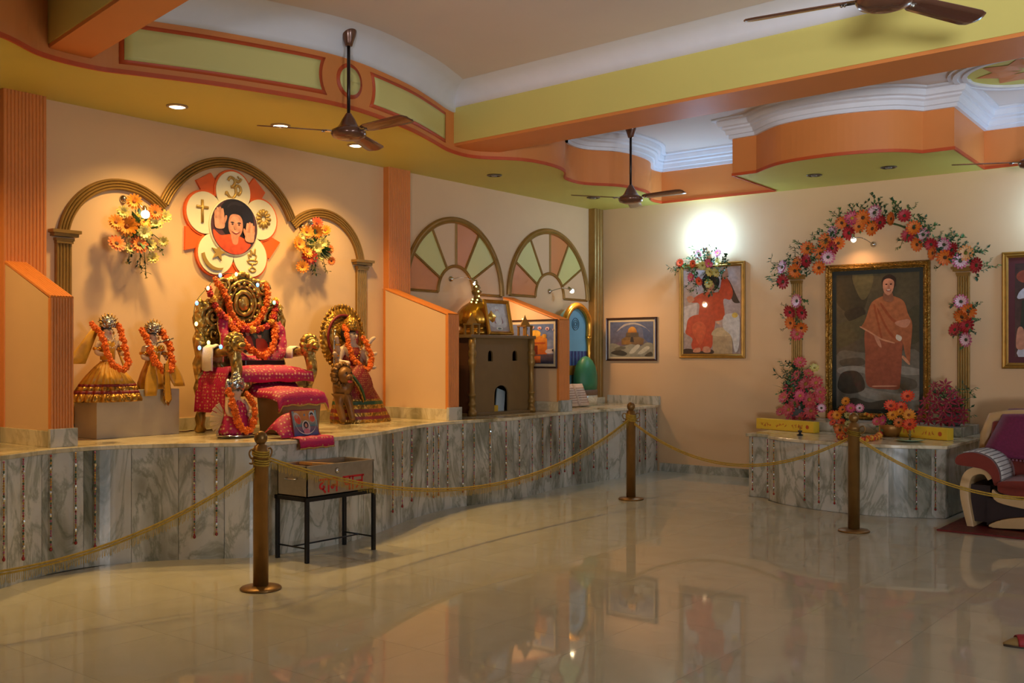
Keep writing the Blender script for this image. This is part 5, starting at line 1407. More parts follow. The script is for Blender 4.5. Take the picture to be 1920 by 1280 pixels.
pp += [(((216, 140, 60), (214, 128, 56)), [(0, .62), (1, .62), (1, 1), (0, 1)]), (((196, 150, 90), (50, 130, 140)), [(0, .36), (1, .36), (1, .62), (0, .62)]), ((130, 150, 150), blob([(0, .3), (.08, .5), (.1, .9), (0, 1)])), ((130, 160, 150), blob([(1, .3), (.94, .5), (.92, .9), (1, 1)])),
       ((206, 186, 170), ell(.19, .70, .13, .25, rot=0.3)), ((222, 76, 44), ell(.2, .66, .115, .2, rot=0.3)), (SKIN, ell(.17, .77, .06, .08)), ((200, 206, 206), ell(.80, .74, .13, .24)), ((226, 84, 50), ell(.8, .66, .11, .14)), (HAIR, ell(.79, .84, .07, .07)), (SKIN, ell(.79, .79, .045, .05)),
       ((226, 214, 196), ell(.5, .33, .16, .27)), ((186, 170, 160), ell(.5, .3, .14, .24)), (HAIR, ell(.5, .42, .1, .14)), (SKIN, ell(.5, .4, .05, .08)), ((206, 120, 130), blob([(.38, .2), (.5, .28), (.62, .2), (.6, .08), (.4, .08)])), ((120, 130, 140), ell(.48, .82, .04, .05))]
arcw = [(.04, .62), (.1, .35), (.25, .12), (.5, .03), (.75, .12), (.9, .35), (.95, .62)]
pp.append(((214, 206, 190), [(p.x, p.y) for p in catm(arcw, 5)] + [(p.x, p.y) for p in catm([(x * .97 + .015, z + .035 if 0.2 < x < 0.8 else z) for x, z in arcw][::-1], 5)]))
picture('print', pb, 0.235, 0.19, pp, -0.0015, True, 0.006)

# ------------------------------------------------------------------ two idols on a pedestal
PD = MB().box(-0.35, 0.35, -0.16, 0.16, 0, 0.36).build('idol_pedestal', mat('grey_painted_block', (172, 160, 138), 0.6, var=0.06), None, bev=0.004, loc=(4.365, 7.26, ZP))
PD['label'] = 'plain grey block pedestal under the two small idols'; PD['category'] = 'pedestal'
YSILK = mat('yellow_silk', (206, 146, 20), 0.42, var=0.14, scale=14, sheen=0.3)
YVEIL = mat('sheer_yellow_veil', (222, 164, 50), 0.5, var=0.1, scale=20)
GBROC = carved('gold_brocade_band', (206, 150, 54), 0.34, 0.6, 60.0, 0.5, 0.35)
MAROON = mat('maroon_silk', (122, 26, 30), 0.5, var=0.15)
def idol_top(t, z, sx, dressm):
    skin('body', [(0, 0, z - 0.06), (0, 0, z + 0.03), (0, 0, z + 0.11), (0, 0, z + 0.155), (0, -0.005, z + 0.185), (0, -0.008, z + 0.225), (-0.075, 0, z + 0.105), (-0.11, -0.03, z + 0.03), (-0.07, -0.08, z + 0.02), (0.075, 0, z + 0.105), (0.11, -0.03, z + 0.03), (0.07, -0.08, z + 0.02)],
         [(0, 1), (1, 2), (2, 3), (3, 4), (4, 5), (2, 6), (6, 7), (7, 8), (2, 9), (9, 10), (10, 11)], [0.05, 0.05, 0.055, 0.022, 0.042, 0.038, 0.026, 0.021, 0.017, 0.026, 0.021, 0.017], FACE, t)
    MB().lathe([(0.056, z - 0.02), (0.06, z + 0.04), (0.066, z + 0.09), (0.05, z + 0.125)], 20, sy=0.8).build('bodice', dressm, t)
    m = MB()
    for e in (-1, 1): m.sph((e * 0.015, -0.047, z + 0.208), (0.007, 0.005, 0.004), 6, 5)
    m.build('eyes', EYEM, t)
    MB().sph((0, -0.046, z + 0.178), (0.009, 0.005, 0.003), 6, 5).build('lips', LIPM, t)
    MB().sph((0, -0.05, z + 0.195), (0.005, 0.008, 0.01), 6, 5).build('nose', FACE, t)
    MB().lathe([(0.048, z + 0.225), (0.058, z + 0.24), (0.054, z + 0.262), (0.06, z + 0.285), (0.04, z + 0.30), (0.018, z + 0.315), (0.0, z + 0.33)], 28, rip=0.10, nr=9).build('crown', SILV, t)
    tz = MB()
    for k in range(9):
        a = PI * (k + 0.5) / 9
        tz.tube([(0.05 * math.cos(a), -0.02, z + 0.255 + 0.03 * math.sin(a)), (0.088 * math.cos(a), -0.012, z + 0.255 + 0.085 * math.sin(a))], [0.010, 0.003], 5)
    tz.build('crown_rays', GBROC, t)
    nk = MB()
    for rr0, zz0 in ((0.045, 0.12), (0.06, 0.07)):
        for k in range(13):
            a = PI + PI * k / 12
            nk.sph((rr0 * math.cos(a), -0.055 + 0.02 * abs(math.cos(a)) - 0.012 * (rr0 > 0.05), z + zz0 + 0.05 * abs(math.cos(a)) ** 1.5), 0.006, 6, 4)
    nk.build('necklace', mat('pearl_white', (226, 214, 190), 0.25), t)
    for e in (-1, 1):
        MB().lathe([(0.030, -0.012), (0.034, 0), (0.030, 0.012)], 12, (e * 0.092, -0.015, z + 0.065)).build('armlet', GOLD, t)
        MB().sph((e * 0.044, -0.01, z + 0.185), (0.008, 0.008, 0.014), 8, 6).build('earring', GOLD, t)
    MB().sph((0, 0.025, z + 0.2), (0.05, 0.035, 0.055), 10, 8).build('hair', HAIRM, t)
HAIRM = mat('black_hair', (24, 18, 18), 0.5)
I1 = Vector((4.17, 7.22, ZP + 0.36))
i1 = thing('goddess_idol', 'small crowned idol in spreading pleated yellow skirt, left on pedestal', 'statue', I1)
MB().lathe([(0.265, -0.085), (0.27, -0.07), (0.25, -0.025)], 144, sy=0.78, rip=0.05, nr=24).build('skirt_border', GBROC, i1)
MB().lathe([(0.25, -0.026), (0.235, 0.0)], 144, sy=0.78, rip=0.05, nr=24).build('skirt_band', MAROON, i1)
MB().lathe([(0.235, -0.001), (0.215, 0.03)], 144, sy=0.78, rip=0.05, nr=24).build('skirt_band', GBROC, i1)
MB().lathe([(0.216, 0.028), (0.205, 0.05)], 144, sy=0.78, rip=0.045, nr=24).build('skirt_band', MAROON, i1)
MB().lathe([(0.206, 0.049), (0.16, 0.11), (0.10, 0.175), (0.06, 0.21), (0.052, 0.22)], 144, sy=0.78, rip=0.045, nr=24).build('skirt', YSILK, i1)
idol_top(i1, 0.25, 1, YSILK)
v = [[(-0.05 - 0.10 * t_ - u * (0.03 + 0.13 * t_), 0.05 + 0.01 * math.sin(u * 9), 0.44 - 0.24 * t_ + u * 0.05 * (1 - t_)) for u in (0, .25, .5, .75, 1)] for t_ in (0, .2, .4, .6, .8, 1)]
MB().grid(v, 0, True).build('veil', YVEIL, i1, solid=0.003)
v = [[(0.07 + 0.10 * t_, 0.03, 0.42 - 0.26 * t_ - 0.05 * u) for u in (0, .5, 1)] for t_ in (0, .25, .5, .75, 1)]
MB().grid(v, 0, True).build('veil', YVEIL, i1, solid=0.003)
garland('orange marigold garland on the left pedestal idol', [I1 + Vector(q) for q in ((-0.12, 0.0, 0.50), (-0.085, -0.06, 0.42), (-0.075, -0.12, 0.30), (-0.04, -0.17, 0.185), (0.035, -0.185, 0.16), (0.085, -0.15, 0.21), (0.085, -0.10, 0.33), (0.08, -0.05, 0.44), (0.08, 0.0, 0.50))], 0.026)
I2 = Vector((4.555, 7.22, ZP + 0.36))
i2 = thing('flute_idol', 'small crowned idol in folded yellow dhoti, right on pedestal', 'statue', I2)
MB().lathe([(0.12, 0.0), (0.12, 0.05), (0.095, 0.13), (0.065, 0.2), (0.055, 0.23)], 40, sy=0.75, rip=0.05, nr=9).build('dhoti', YSILK, i2)
for s, (ax, bx, zt, zb) in ((-1, (-0.05, -0.10, 0.2, -0.05)), (1, (0.06, 0.13, 0.22, 0.02))):
    v = [[(ax + (bx - ax) * t_ + s * 0.05 * u * (0.4 + math.sin(t_ * PI * 0.7)), -0.10 - 0.05 * t_, zt + (zb - zt) * t_ + 0.04 * u * (1 - t_)) for u in (-.6, -.2, .2, .6, 1)] for t_ in (0, .17, .33, .5, .67, .83, 1)]
    MB().grid(v, 0, True).build('sash', YSILK, i2, solid=0.004)
MB().prism([(-0.015, 0.2), (0.025, 0.2), (0.055, -0.08), (0.025, -0.13), (-0.02, -0.085)], -0.178, -0.172).build('pleat', GBROC, i2)
MB().prism([(-0.008, 0.2), (0.018, 0.2), (0.042, -0.075), (0.022, -0.105), (-0.008, -0.078)], -0.184, -0.178).build('pleat_front', YSILK, i2)
idol_top(i2, 0.215, 1, YSILK)
MB().tube([(-0.13, -0.10, 0.33), (0.13, -0.08, 0.40)], 0.006, 8).build('flute', SILV, i2)
MB().sph((0.03, -0.07, 0.32), (0.028, 0.02, 0.026), 10, 8).build('pendant', GOLD, i2)
garland('orange marigold garland on the right pedestal idol', [I2 + Vector(q) for q in ((-0.095, 0.0, 0.46), (-0.085, -0.06, 0.38), (-0.07, -0.11, 0.26), (-0.02, -0.15, 0.155), (0.04, -0.155, 0.14), (0.085, -0.13, 0.2), (0.095, -0.09, 0.32), (0.075, -0.04, 0.43), (0.065, 0.0, 0.46))], 0.029)

# ------------------------------------------------------------------ lion-riding idol on the right
DG = Vector((6.53, 7.08, ZP))
dg = thing('lion_riding_idol', 'crowned idol in red embroidered skirt on a lion, with round halo', 'statue', DG)
dg.scale = (1.12,) * 3
RSILK = brocade('red_embroidered_silk', (138, 22, 26), (168, 60, 40), 60.0)
GREEN = mat('green_border_silk', (40, 74, 40), 0.5, var=0.1)
def fl_skirt(r):
    return lambda a, z: None
sk_ = [(0.285, 0.0, GBROC), (0.283, 0.03, MAROON), (0.275, 0.055, GBROC), (0.265, 0.085, MAROON), (0.252, 0.115, GBROC), (0.24, 0.15, GREEN), (0.228, 0.178, GBROC), (0.218, 0.195, RSILK), (0.15, 0.33, RSILK), (0.085, 0.47, None)]
for (r0, z0, m_), (r1, z1, _) in zip(sk_, sk_[1:]):
    ring = []
    for r, z in ((r0, z0), (r1, z1 + 0.0015)):
        sft = 0.10 * max(0.0, 1 - z / 0.47) ** 1.2
        ring.append([(sft + r * math.cos(a) * (1 + 0.03 * math.cos(14 * a)), -0.02 + r * 0.72 * math.sin(a) * (1 + 0.03 * math.cos(14 * a)), z) for a in [2 * PI * k / 48 for k in range(48)]])
    MB().grid(ring, 0, True, closed=True).build('skirt_band' if m_ is not RSILK else 'skirt', m_, dg)
B_ = 0.44
skin('body', [(0, 0, B_), (0, 0, B_ + 0.08), (0, 0, B_ + 0.17), (0, -0.005, B_ + 0.225), (0, -0.012, B_ + 0.265), (0, -0.018, B_ + 0.32)] + [v for s in (-1, 1) for v in ((s * 0.10, 0, B_ + 0.16), (s * 0.165, -0.03, B_ + 0.06), (s * 0.11, -0.12, B_ + 0.05))],
     [(0, 1), (1, 2), (2, 3), (3, 4), (4, 5), (2, 6), (6, 7), (7, 8), (2, 9), (9, 10), (10, 11)], [0.075, 0.07, 0.078, 0.03, 0.056, 0.05, 0.036, 0.028, 0.022, 0.036, 0.028, 0.022], FACE, dg)
for k_ in range(11):
    a = PI + PI * k_ / 10
    MB().sph((0.07 * math.cos(a), -0.085 + 0.03 * abs(math.cos(a)), B_ + 0.10 + 0.09 * abs(math.cos(a)) ** 1.5), 0.008, 6, 5).build('necklace_bead', GOLD, dg)
for s in (-1, 1):
    for k, (x, z) in enumerate(((0.20, 0.26), (0.22, 0.13), (0.21, 0.01))):
        skin('arm', [(s * 0.08, 0.02, B_ + 0.15), (s * x * 0.72, 0.0, B_ + 0.05 + z * 0.4), (s * (x + 0.0), -0.05, B_ + z), (s * (x + 0.025), -0.07, B_ + z + 0.012)], [(0, 1), (1, 2), (2, 3)], [0.03, 0.026, 0.02, 0.016], FACE, dg, 1)
        MB().lathe([(0.028, -0.008), (0.031, 0), (0.028, 0.008)], 12, (s * x * 0.85, -0.025, B_ + 0.025 + z * 0.7)).build('bangle', GOLD, dg)
MB().lathe([(0.08, B_ - 0.01), (0.082, B_ + 0.06), (0.092, B_ + 0.13), (0.075, B_ + 0.185)], 24, sy=0.8).build('bodice', RSILK, dg)
m = MB()
for e in (-1, 1): m.sph((e * 0.021, -0.068, B_ + 0.295), (0.010, 0.006, 0.006), 8, 5)
m.build('eyes', EYEM, dg)
MB().sph((0, -0.066, B_ + 0.25), (0.013, 0.006, 0.005), 8, 5).build('lips', LIPM, dg)
MB().sph((0, -0.072, B_ + 0.275), (0.007, 0.011, 0.014), 8, 6).build('nose', FACE, dg)
MB().sph((0, 0.03, B_ + 0.30), (0.075, 0.05, 0.085), 12, 8).build('hair', HAIRM, dg)
MB().lathe([(0.066, B_ + 0.325), (0.074, B_ + 0.345), (0.066, B_ + 0.365), (0.07, B_ + 0.385), (0.045, B_ + 0.42), (0.02, B_ + 0.445), (0.0, B_ + 0.46)], 20, rip=0.07, nr=8).build('crown', GBROC, dg)
hx_ = Matrix.Rotation(PI / 2, 3, 'X')
HC = (0, 0.10, B_ + 0.27)
MB().lathe([(0.0, -0.004), (0.235, -0.004), (0.235, 0.004), (0.0, 0.004)], 48, HC, R=hx_, sy=1.12).build('halo', GBROC, dg)
MB().lathe([(0.155, 0.0), (0.155, 0.014), (0.175, 0.014), (0.175, 0.0)], 40, HC, R=hx_, sy=1.12).build('halo_band', MAROON, dg)
hr = MB()
for k in range(40):
    a = 2 * PI * k / 40
    hr.sph((HC[0] + 0.235 * math.cos(a), HC[1], HC[2] + 0.263 * math.sin(a)), (0.02, 0.01, 0.02), 6, 4)
hr.build('halo_edge', GBROC, dg)
v = [[(-0.10 + 0.16 * t_ + 0.05 * u, -0.16 - 0.04 * math.sin(t_ * PI), 0.46 - 0.24 * t_ + 0.05 * u) for u in (-1, -.5, 0, .5, 1)] for t_ in (0, .2, .4, .6, .8, 1)]
MB().grid(v, 0, True).build('sash', RSILK, dg, solid=0.004)
MB().tube([(p[0][0], p[0][1] - 0.004, p[0][2]) for p in v], 0.010, 6).build('sash_border', GREEN, dg)
MB().tube([(p[0][0] - 0.018, p[0][1] - 0.002, p[0][2] - 0.012) for p in v], 0.009, 6).build('sash_border', GBROC, dg)
LIONM = mat('lion_brown_gold', (124, 84, 40), 0.42, metal=0.3, var=0.2, scale=20)
LION2 = carved('lion_mane', (150, 104, 48), 0.4, 0.4, 50.0, 0.8, 0.35)
ln = skin('lion', [(0.0, 0.0, 0.30), (-0.13, -0.05, 0.31), (-0.20, -0.10, 0.33), (-0.235, -0.15, 0.385), (-0.16, -0.15, 0.18), (-0.15, -0.19, 0.02), (-0.25, -0.13, 0.17), (-0.26, -0.20, 0.02), (0.12, 0.02, 0.27), (0.14, 0.06, 0.12), (0.15, 0.02, 0.02)],
     [(0, 1), (1, 2), (2, 3), (2, 4), (4, 5), (2, 6), (6, 7), (0, 8), (8, 9), (9, 10)], [0.09, 0.095, 0.09, 0.065, 0.035, 0.028, 0.035, 0.028, 0.075, 0.04, 0.03], LIONM, dg)
lc = Vector((-0.245, -0.19, 0.40)); L = MB()
for k in range(14):
    a = k * 2 * PI / 14
    L.sph(lc + Vector((0.078 * math.cos(a), 0.035, 0.082 * math.sin(a))), (0.03, 0.04, 0.032), 7, 5)
L.build('mane', LION2, ln)
L = MB().sph(lc, (0.066, 0.062, 0.068), 14, 10).sph(lc + Vector((0, -0.058, -0.018)), (0.036, 0.03, 0.026), 10, 7)
for e in (-1, 1): L.sph(lc + Vector((e * 0.055, 0.01, 0.068)), (0.02, 0.012, 0.022), 8, 6)
L.build('lion_face', LIONM, ln)
MB().sph(lc + Vector((0, -0.07, -0.052)), (0.028, 0.016, 0.014), 8, 6).build('mouth', LIPM, ln)
m = MB()
for e in (-1, 1): m.sph(lc + Vector((e * 0.026, -0.055, 0.018)), 0.009, 6, 5)
m.build('lion_eyes', EYEM, ln)
MB().tube(catm([(-0.20, -0.02, B_ + 0.0), (-0.21, -0.03, B_ + 0.2), (-0.2, -0.03, B_ + 0.33)], 4), 0.008, 6).build('sword', SILV, dg)
garland('orange marigold garland on the lion-riding idol', [DG + Vector(q) * 1.12 for q in ((-0.06, 0.0, 0.80), (-0.10, -0.06, 0.72), (-0.10, -0.10, 0.60), (-0.06, -0.15, 0.48), (0.03, -0.17, 0.44), (0.11, -0.13, 0.50), (0.11, -0.10, 0.62), (0.09, -0.06, 0.70))], 0.028)
# ------------------------------------------------------------------ brown model temple
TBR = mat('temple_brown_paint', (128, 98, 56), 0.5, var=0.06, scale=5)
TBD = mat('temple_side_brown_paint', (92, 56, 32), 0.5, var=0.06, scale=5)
AX = lambda px, y: onY(px, 667, y).x
T0, T1, TF, TB_, TZ0, TZ1 = 7.93, 8.93, 6.80, 7.26, ZP, 1.635
tm = thing('model_temple', 'brown model temple cabinet with golden dome and corner columns', 'model temple', ((T0 + T1) / 2, (TF + TB_) / 2, ZP))
LO = tm.location
def archwall(openings, x0, x1, z0, z1):
    """pieces of a flat wall left around pointed openings (xa, xb, za, zspring, ztop)"""
    out = []; cur = x0
    for xa, xb, za, zs_, zt in sorted(openings):
        out.append([(cur, z0), (xa, z0), (xa, z1), (cur, z1)])
        if za > z0 + 1e-4: out.append([(xa, z0), (xb, z0), (xb, za), (xa, za)])
        xm = (xa + xb) / 2
        out.append([(xa, zs_)] + [((xa + (xm - xa) * (1 - math.cos(k * PI / 12)) ** 1.0), zs_ + (zt - zs_) * math.sin(k * PI / 12) ** 0.8) for k in range(1, 7)] + [(xb - (xb - xm) * (1 - math.cos(k * PI / 12)), zs_ + (zt - zs_) * math.sin(k * PI / 12) ** 0.8) for k in range(5, -1, -1)] + [(xb, z1), (xa, z1)])
        cur = xb
    out.append([(cur, z0), (x1, z0), (x1, z1), (cur, z1)])
    return out
wa, wb = AX(915, TF), AX(924, TF); wc, wd = AX(961, TF), AX(970, TF); da, db = AX(927, TF), AX(953, TF)
zz = lambda px, py: onY(px, py, TF).z
ops1 = [(wa, wb, zz(919, 677), zz(919, 665), zz(919, 657)), (wc, wd, zz(965, 676), zz(965, 665), zz(965, 657))]
dops = [(da, db, ZP + 0.02, zz(940, 740), zz(940, 722))]
zmid = zz(940, 712)
for pc in archwall(ops1, T0, T1, zmid, TZ1) + archwall(dops, T0, T1, TZ0, zmid):
    MB().prism([(x - LO.x, z - LO.z) for x, z in pc], TF - LO.y, TF - LO.y + 0.02).build('front_wall', TBR, tm)
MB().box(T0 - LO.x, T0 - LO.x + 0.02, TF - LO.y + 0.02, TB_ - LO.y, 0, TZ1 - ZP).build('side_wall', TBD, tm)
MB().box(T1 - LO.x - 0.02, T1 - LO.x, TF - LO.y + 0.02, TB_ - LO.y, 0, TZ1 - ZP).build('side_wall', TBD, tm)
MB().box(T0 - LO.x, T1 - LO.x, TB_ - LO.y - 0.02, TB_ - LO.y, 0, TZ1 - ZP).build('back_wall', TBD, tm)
MB().prism([(TF + 0.16 - LO.y, 0.33), (TF + 0.26 - LO.y, 0.33), (TF + 0.26 - LO.y, 0.5), (TF + 0.21 - LO.y, 0.58), (TF + 0.16 - LO.y, 0.5)], 0, 0.004).build('side_window', DARK, tm).matrix_local = Matrix.Translation((T0 - LO.x - 0.002, 0, 0)) @ Matrix.Rotation(PI / 2, 4, 'Z')  # flat dark panel, the shade inside an opening put into its colour
MB().box(T0 - LO.x - 0.05, T1 - LO.x + 0.05, TF - LO.y - 0.05, TB_ - LO.y + 0.04, TZ1 - ZP, TZ1 - ZP + 0.035).build('roof_slab', TBR, tm, bev=0.006)
MB().box(T0 - LO.x - 0.03, T1 - LO.x + 0.03, TF - LO.y - 0.035, TB_ - LO.y + 0.02, 0.0, 0.03).build('plinth', TBR, tm, bev=0.004)
for x in (T0, T1):
    MB().lathe([(0.045, 0.0), (0.045, 0.05), (0.034, 0.06), (0.03, 0.1), (0.042, 0.115), (0.042, 0.13), (0.03, 0.15), (0.028, 0.2), (0.04, 0.21), (0.04, 0.225), (0.027, 0.24), (0.027, 0.5), (0.04, 0.53), (0.044, 0.57), (0.03, 0.6), (0.042, 0.63), (0.046, 0.66), (0.03, 0.69), (0.04, 0.72), (0.036, 0.805)], 16, (x - LO.x, TF - LO.y - 0.02, 0)).build('column', GOLDP, tm)
DC = (8.33 - LO.x, 7.06 - LO.y, TZ1 - ZP + 0.035)
dome = MB().lathe([(0.20, 0.0), (0.20, 0.05), (0.175, 0.06), (0.175, 0.085), (0.205, 0.10), (0.225, 0.15), (0.222, 0.20), (0.195, 0.26), (0.15, 0.31), (0.09, 0.35), (0.05, 0.375)], 48, DC, rip=0.02, nr=16).build('dome', GOLD, tm)
MB().lathe([(0.075, 0.36), (0.06, 0.385), (0.035, 0.40), (0.03, 0.43), (0.055, 0.46), (0.06, 0.475), (0.03, 0.49), (0.045, 0.51), (0.03, 0.535), (0.012, 0.55), (0.02, 0.565), (0.0, 0.60)], 18, DC).build('finial', GOLDP, dome)
def chhatri(x, y):
    c = Vector((x - LO.x, y - LO.y, TZ1 - ZP + 0.035))
    m = MB()
    for a in (-1, 1):
        for b_ in (-1, 1): m.box(c.x + a * 0.05 - 0.01, c.x + a * 0.05 + 0.01, c.y + b_ * 0.05 - 0.01, c.y + b_ * 0.05 + 0.01, c.z, c.z + 0.10)
    m.box(c.x - 0.065, c.x + 0.065, c.y - 0.065, c.y + 0.065, c.z + 0.10, c.z + 0.115)
    m.lathe([(0.075, 0.115), (0.05, 0.15), (0.02, 0.19), (0.01, 0.21), (0.0, 0.235)], 4, c, sm=False)
    m.build('corner_kiosk', GOLDP, tm)
for x, y in ((T0 + 0.05, TF + 0.03), (T1 - 0.05, TF + 0.03), (T0 + 0.05, TB_ - 0.05), (T1 - 0.05, TB_ - 0.05)): chhatri(x, y)
gp_ = [((196, 180, 170), (176, 150, 136)), ((206, 190, 180), blob([(.1, .2), (.2, .8), (.8, .85), (.9, .2)])), ((150, 90, 84), blob([(.3, .3), (.42, .6), (.6, .62), (.72, .3)])), ((224, 214, 200), blob([(.36, .62), (.5, .72), (.62, .62), (.66, .3), (.4, .25)])), (SKIN, ell(.5, .76, .07, .07)), ((226, 216, 204), ell(.5, .84, .09, .06)), ((222, 212, 196), ell(.5, .7, .05, .06)), ((222, 214, 190), ell(.5, .1, .16, .05)), ((90, 84, 60), ell(.5, .1, .09, .03))]
framed('gold-framed print of a bearded saint leaning on the model temple roof', (8.43, TF + 0.02, TZ1 + 0.037), 0.0, 0.42, 0.38, 0.038, GOLD, gp_, tilt=-0.2)
sl = thing('string_lights', 'short string of tiny warm lights on the model temple dome', 'string lights', (8.33, 7.0, 1.95))
for k, (px, py) in enumerate([(893, 537), (897, 546), (898, 555), (886, 561), (895, 562), (884, 566), (893, 567), (980, 598)]):
    p = onY(px, py, 6.93) - sl.location
    MB().sph(p, 0.009, 8, 6).build('bulb', LY, sl)
# things standing inside its doorway
MB().box(-0.05, 0.05, -0.03, 0.03, 0, 0.09).build('yellow_carton', mat('yellow_card', (206, 160, 36), 0.5), None, bev=0.003, loc=((da + db) / 2 - 0.06, TF + 0.065, ZP + 0.005), label='small yellow carton inside the model temple doorway', category='box')
mi = MB().box(-0.07, 0.07, -0.006, 0.006, 0, 0.26).build('picture_card', mat('pale_blue_card', (176, 188, 192), 0.4), None, loc=((da + db) / 2 + 0.03, TF + 0.055, ZP + 0.005), label='pale blue card leaning inside the model temple doorway', category='card')
mi.rotation_euler = (-0.1, 0.25, 0)

# ------------------------------------------------------------------ blue prayer niche with book
NX0, NX1, NY = 10.22, 10.84, 7.30
ni = thing('prayer_niche', 'blue arched niche with gold arch and green dome in the corner', 'niche', ((NX0 + NX1) / 2, NY, ZP))
BLUE = mat('sky_blue_paint', (126, 178, 196), 0.5, var=0.06, scale=4)
hw = (NX1 - NX0) / 2
MB().prism([(-hw, 0), (hw, 0), (hw, 1.0)] + [(hw * math.cos(k * PI / 16), 1.0 + 0.22 * math.sin(k * PI / 16)) for k in range(1, 16)] + [(-hw, 1.0)], 0.0, 0.05).build('back_board', BLUE, ni)
MB().tube(catm([(-hw + 0.05, -0.03, 0.86), (-hw + 0.05, -0.03, 1.06), (-0.15, -0.03, 1.20), (0.0, -0.03, 1.25), (0.15, -0.03, 1.20), (hw - 0.05, -0.03, 1.06), (hw - 0.05, -0.03, 0.86)], 6), 0.042, 10).build('gold_arch', GOLD, ni)
for s in (-1, 1):
    MB().lathe([(0.03, 0.3), (0.025, 0.5), (0.032, 0.55), (0.022, 0.6), (0.03, 0.66), (0.022, 0.72), (0.03, 0.78), (0.036, 0.84), (0.045, 0.86)], 12, (s * (hw - 0.05), -0.03, 0)).build('side_column', GOLD, ni)
MB().prism([(-hw + 0.07, 0.50), (hw - 0.07, 0.50), (hw - 0.07, 0.68), (-hw + 0.07, 0.68)], -0.006, 0).build('purple_band', mat('purple_stripe', (64, 70, 120), 0.5, var=0.2, scale=40), ni)
for k in range(6):
    MB().box(-hw + 0.09 + k * 0.075, -hw + 0.115 + k * 0.075, -0.012, -0.004, 0.50, 0.68).build('stripe', mat('blue_stripe', (90, 120, 160), 0.5), ni)
MB().prism([(-hw + 0.07, 0.38), (hw - 0.07, 0.38), (hw - 0.07, 0.50), (-hw + 0.07, 0.50)], -0.008, 0).build('gold_band', mat('ochre_band', (170, 120, 44), 0.5, var=0.2), ni)
ro = MB()
for k in range(3): ro.tube([(0.05 * (k + 1) / 2 * math.cos(a), -0.004, 1.02 + 0.05 * (k + 1) / 2 * math.sin(a)) for a in [j * PI / 10 for j in range(20)]], 0.004, 5, closed=True)
ro.build('rosette', mat('slate_ink', (70, 96, 110), 0.5), ni)
GDM = mat('green_dome_paint', (50, 118, 78), 0.45, var=0.1, scale=8)
MB().lathe([(0.175, 0.19), (0.188, 0.28), (0.186, 0.38), (0.16, 0.48), (0.11, 0.56), (0.05, 0.605), (0.0, 0.62)], 28, (0.02, -0.14, 0), sy=0.7).build('green_dome', GDM, ni)
MB().lathe([(0.185, 0.13), (0.185, 0.19), (0.18, 0.20)], 28, (0.02, -0.14, 0), sy=0.7, rip=0.03, nr=14).build('dome_drum', mat('dome_base_brown', (120, 92, 70), 0.5), ni)
MB().lathe([(0.19, 0.0), (0.19, 0.13)], 28, (0.02, -0.14, 0), sy=0.7).build('dome_plinth', MARBT, ni)
MB().lathe([(0.035, 0.0), (0.03, 0.26), (0.04, 0.28), (0.028, 0.36), (0.0, 0.42)], 12, (0.24, -0.08, 0)).build('minaret', mat('minaret_red', (150, 70, 50), 0.5), ni)
bk = thing('open_book', 'large open book standing before the blue prayer niche', 'book', (AX(1088, 6.98), 6.98, ZP))
bk.scale = (1.25,) * 3
for s in (-1, 1):
    rows = [[(s * (0.004 + 0.175 * u), 0.02 + 0.09 * v_ - 0.03 * math.sin(u * PI), 0.01 + 0.21 * v_) for u in (0, .2, .4, .6, .8, 1)] for v_ in (0, .33, .66, 1)]
    pg = MB().grid(rows, 0, True).build('page', mat('book_paper', (214, 186, 160), 0.7, var=0.06, scale=30), bk, solid=0.022)
    lines = MB()
    for k in range(7):
        v_ = 0.15 + 0.11 * k
        lines.tube([(s * (0.02 + 0.14 * u), 0.004 + 0.09 * v_ - 0.03 * math.sin((0.1 + 0.8 * u) * PI), 0.013 + 0.21 * v_) for u in (0, .25, .5, .75, 1)], 0.0022, 4)
    lines.build('text_lines', mat('faded_ink', (150, 110, 96), 0.6), pg)

# ------------------------------------------------------------------ things on the altar
YB = mat('yellow_gift_card', (226, 186, 50), 0.45, var=0.05)
RINK = mat('red_print', (196, 84, 36), 0.5)
def carton(label, a, b, h, seed):
    a, b = Vector(a), Vector(b); L = (b - a).length; d = (b - a).normalized()
    t = thing('yellow_carton', label, 'box', (a + b) / 2, math.atan2(d.y, d.x))
    MB().box(-L / 2, L / 2, 0, 0.09, 0, h).build('carton', YB, t, bev=0.003)
    r = random.Random(seed); m = MB()
    for g in range(3):
        x = -L * 0.40 + g * L * 0.27
        for k in range(4):
            xx = x + k * L * 0.05; z = h * 0.5
            pts = [(xx + r.uniform(-.008, .008) + q * 0.006, z + r.uniform(-1, 1) * h * 0.22) for q in range(4)]
            m.tube([(p.x, -0.001, p.y) for p in catm(pts, 3)], 0.0028, 4)
    m.build('print_marks', RINK, t)
    f = MB().prism(ell(L * 0.40, h * 0.5, 0.022, n=10), -0.0015, 0.0).build('printed_flower', RINK, t)
    return t
carton('long yellow carton with red print on the left of the altar', onZ(1525, 812, 0.652), onZ(1418, 803, 0.652), 0.115, 1).rotation_euler.z += PI
carton('long yellow carton with red print on the right of the altar', onZ(1776, 826, 0.652), onZ(1648, 815, 0.652), 0.115, 2).rotation_euler.z += PI
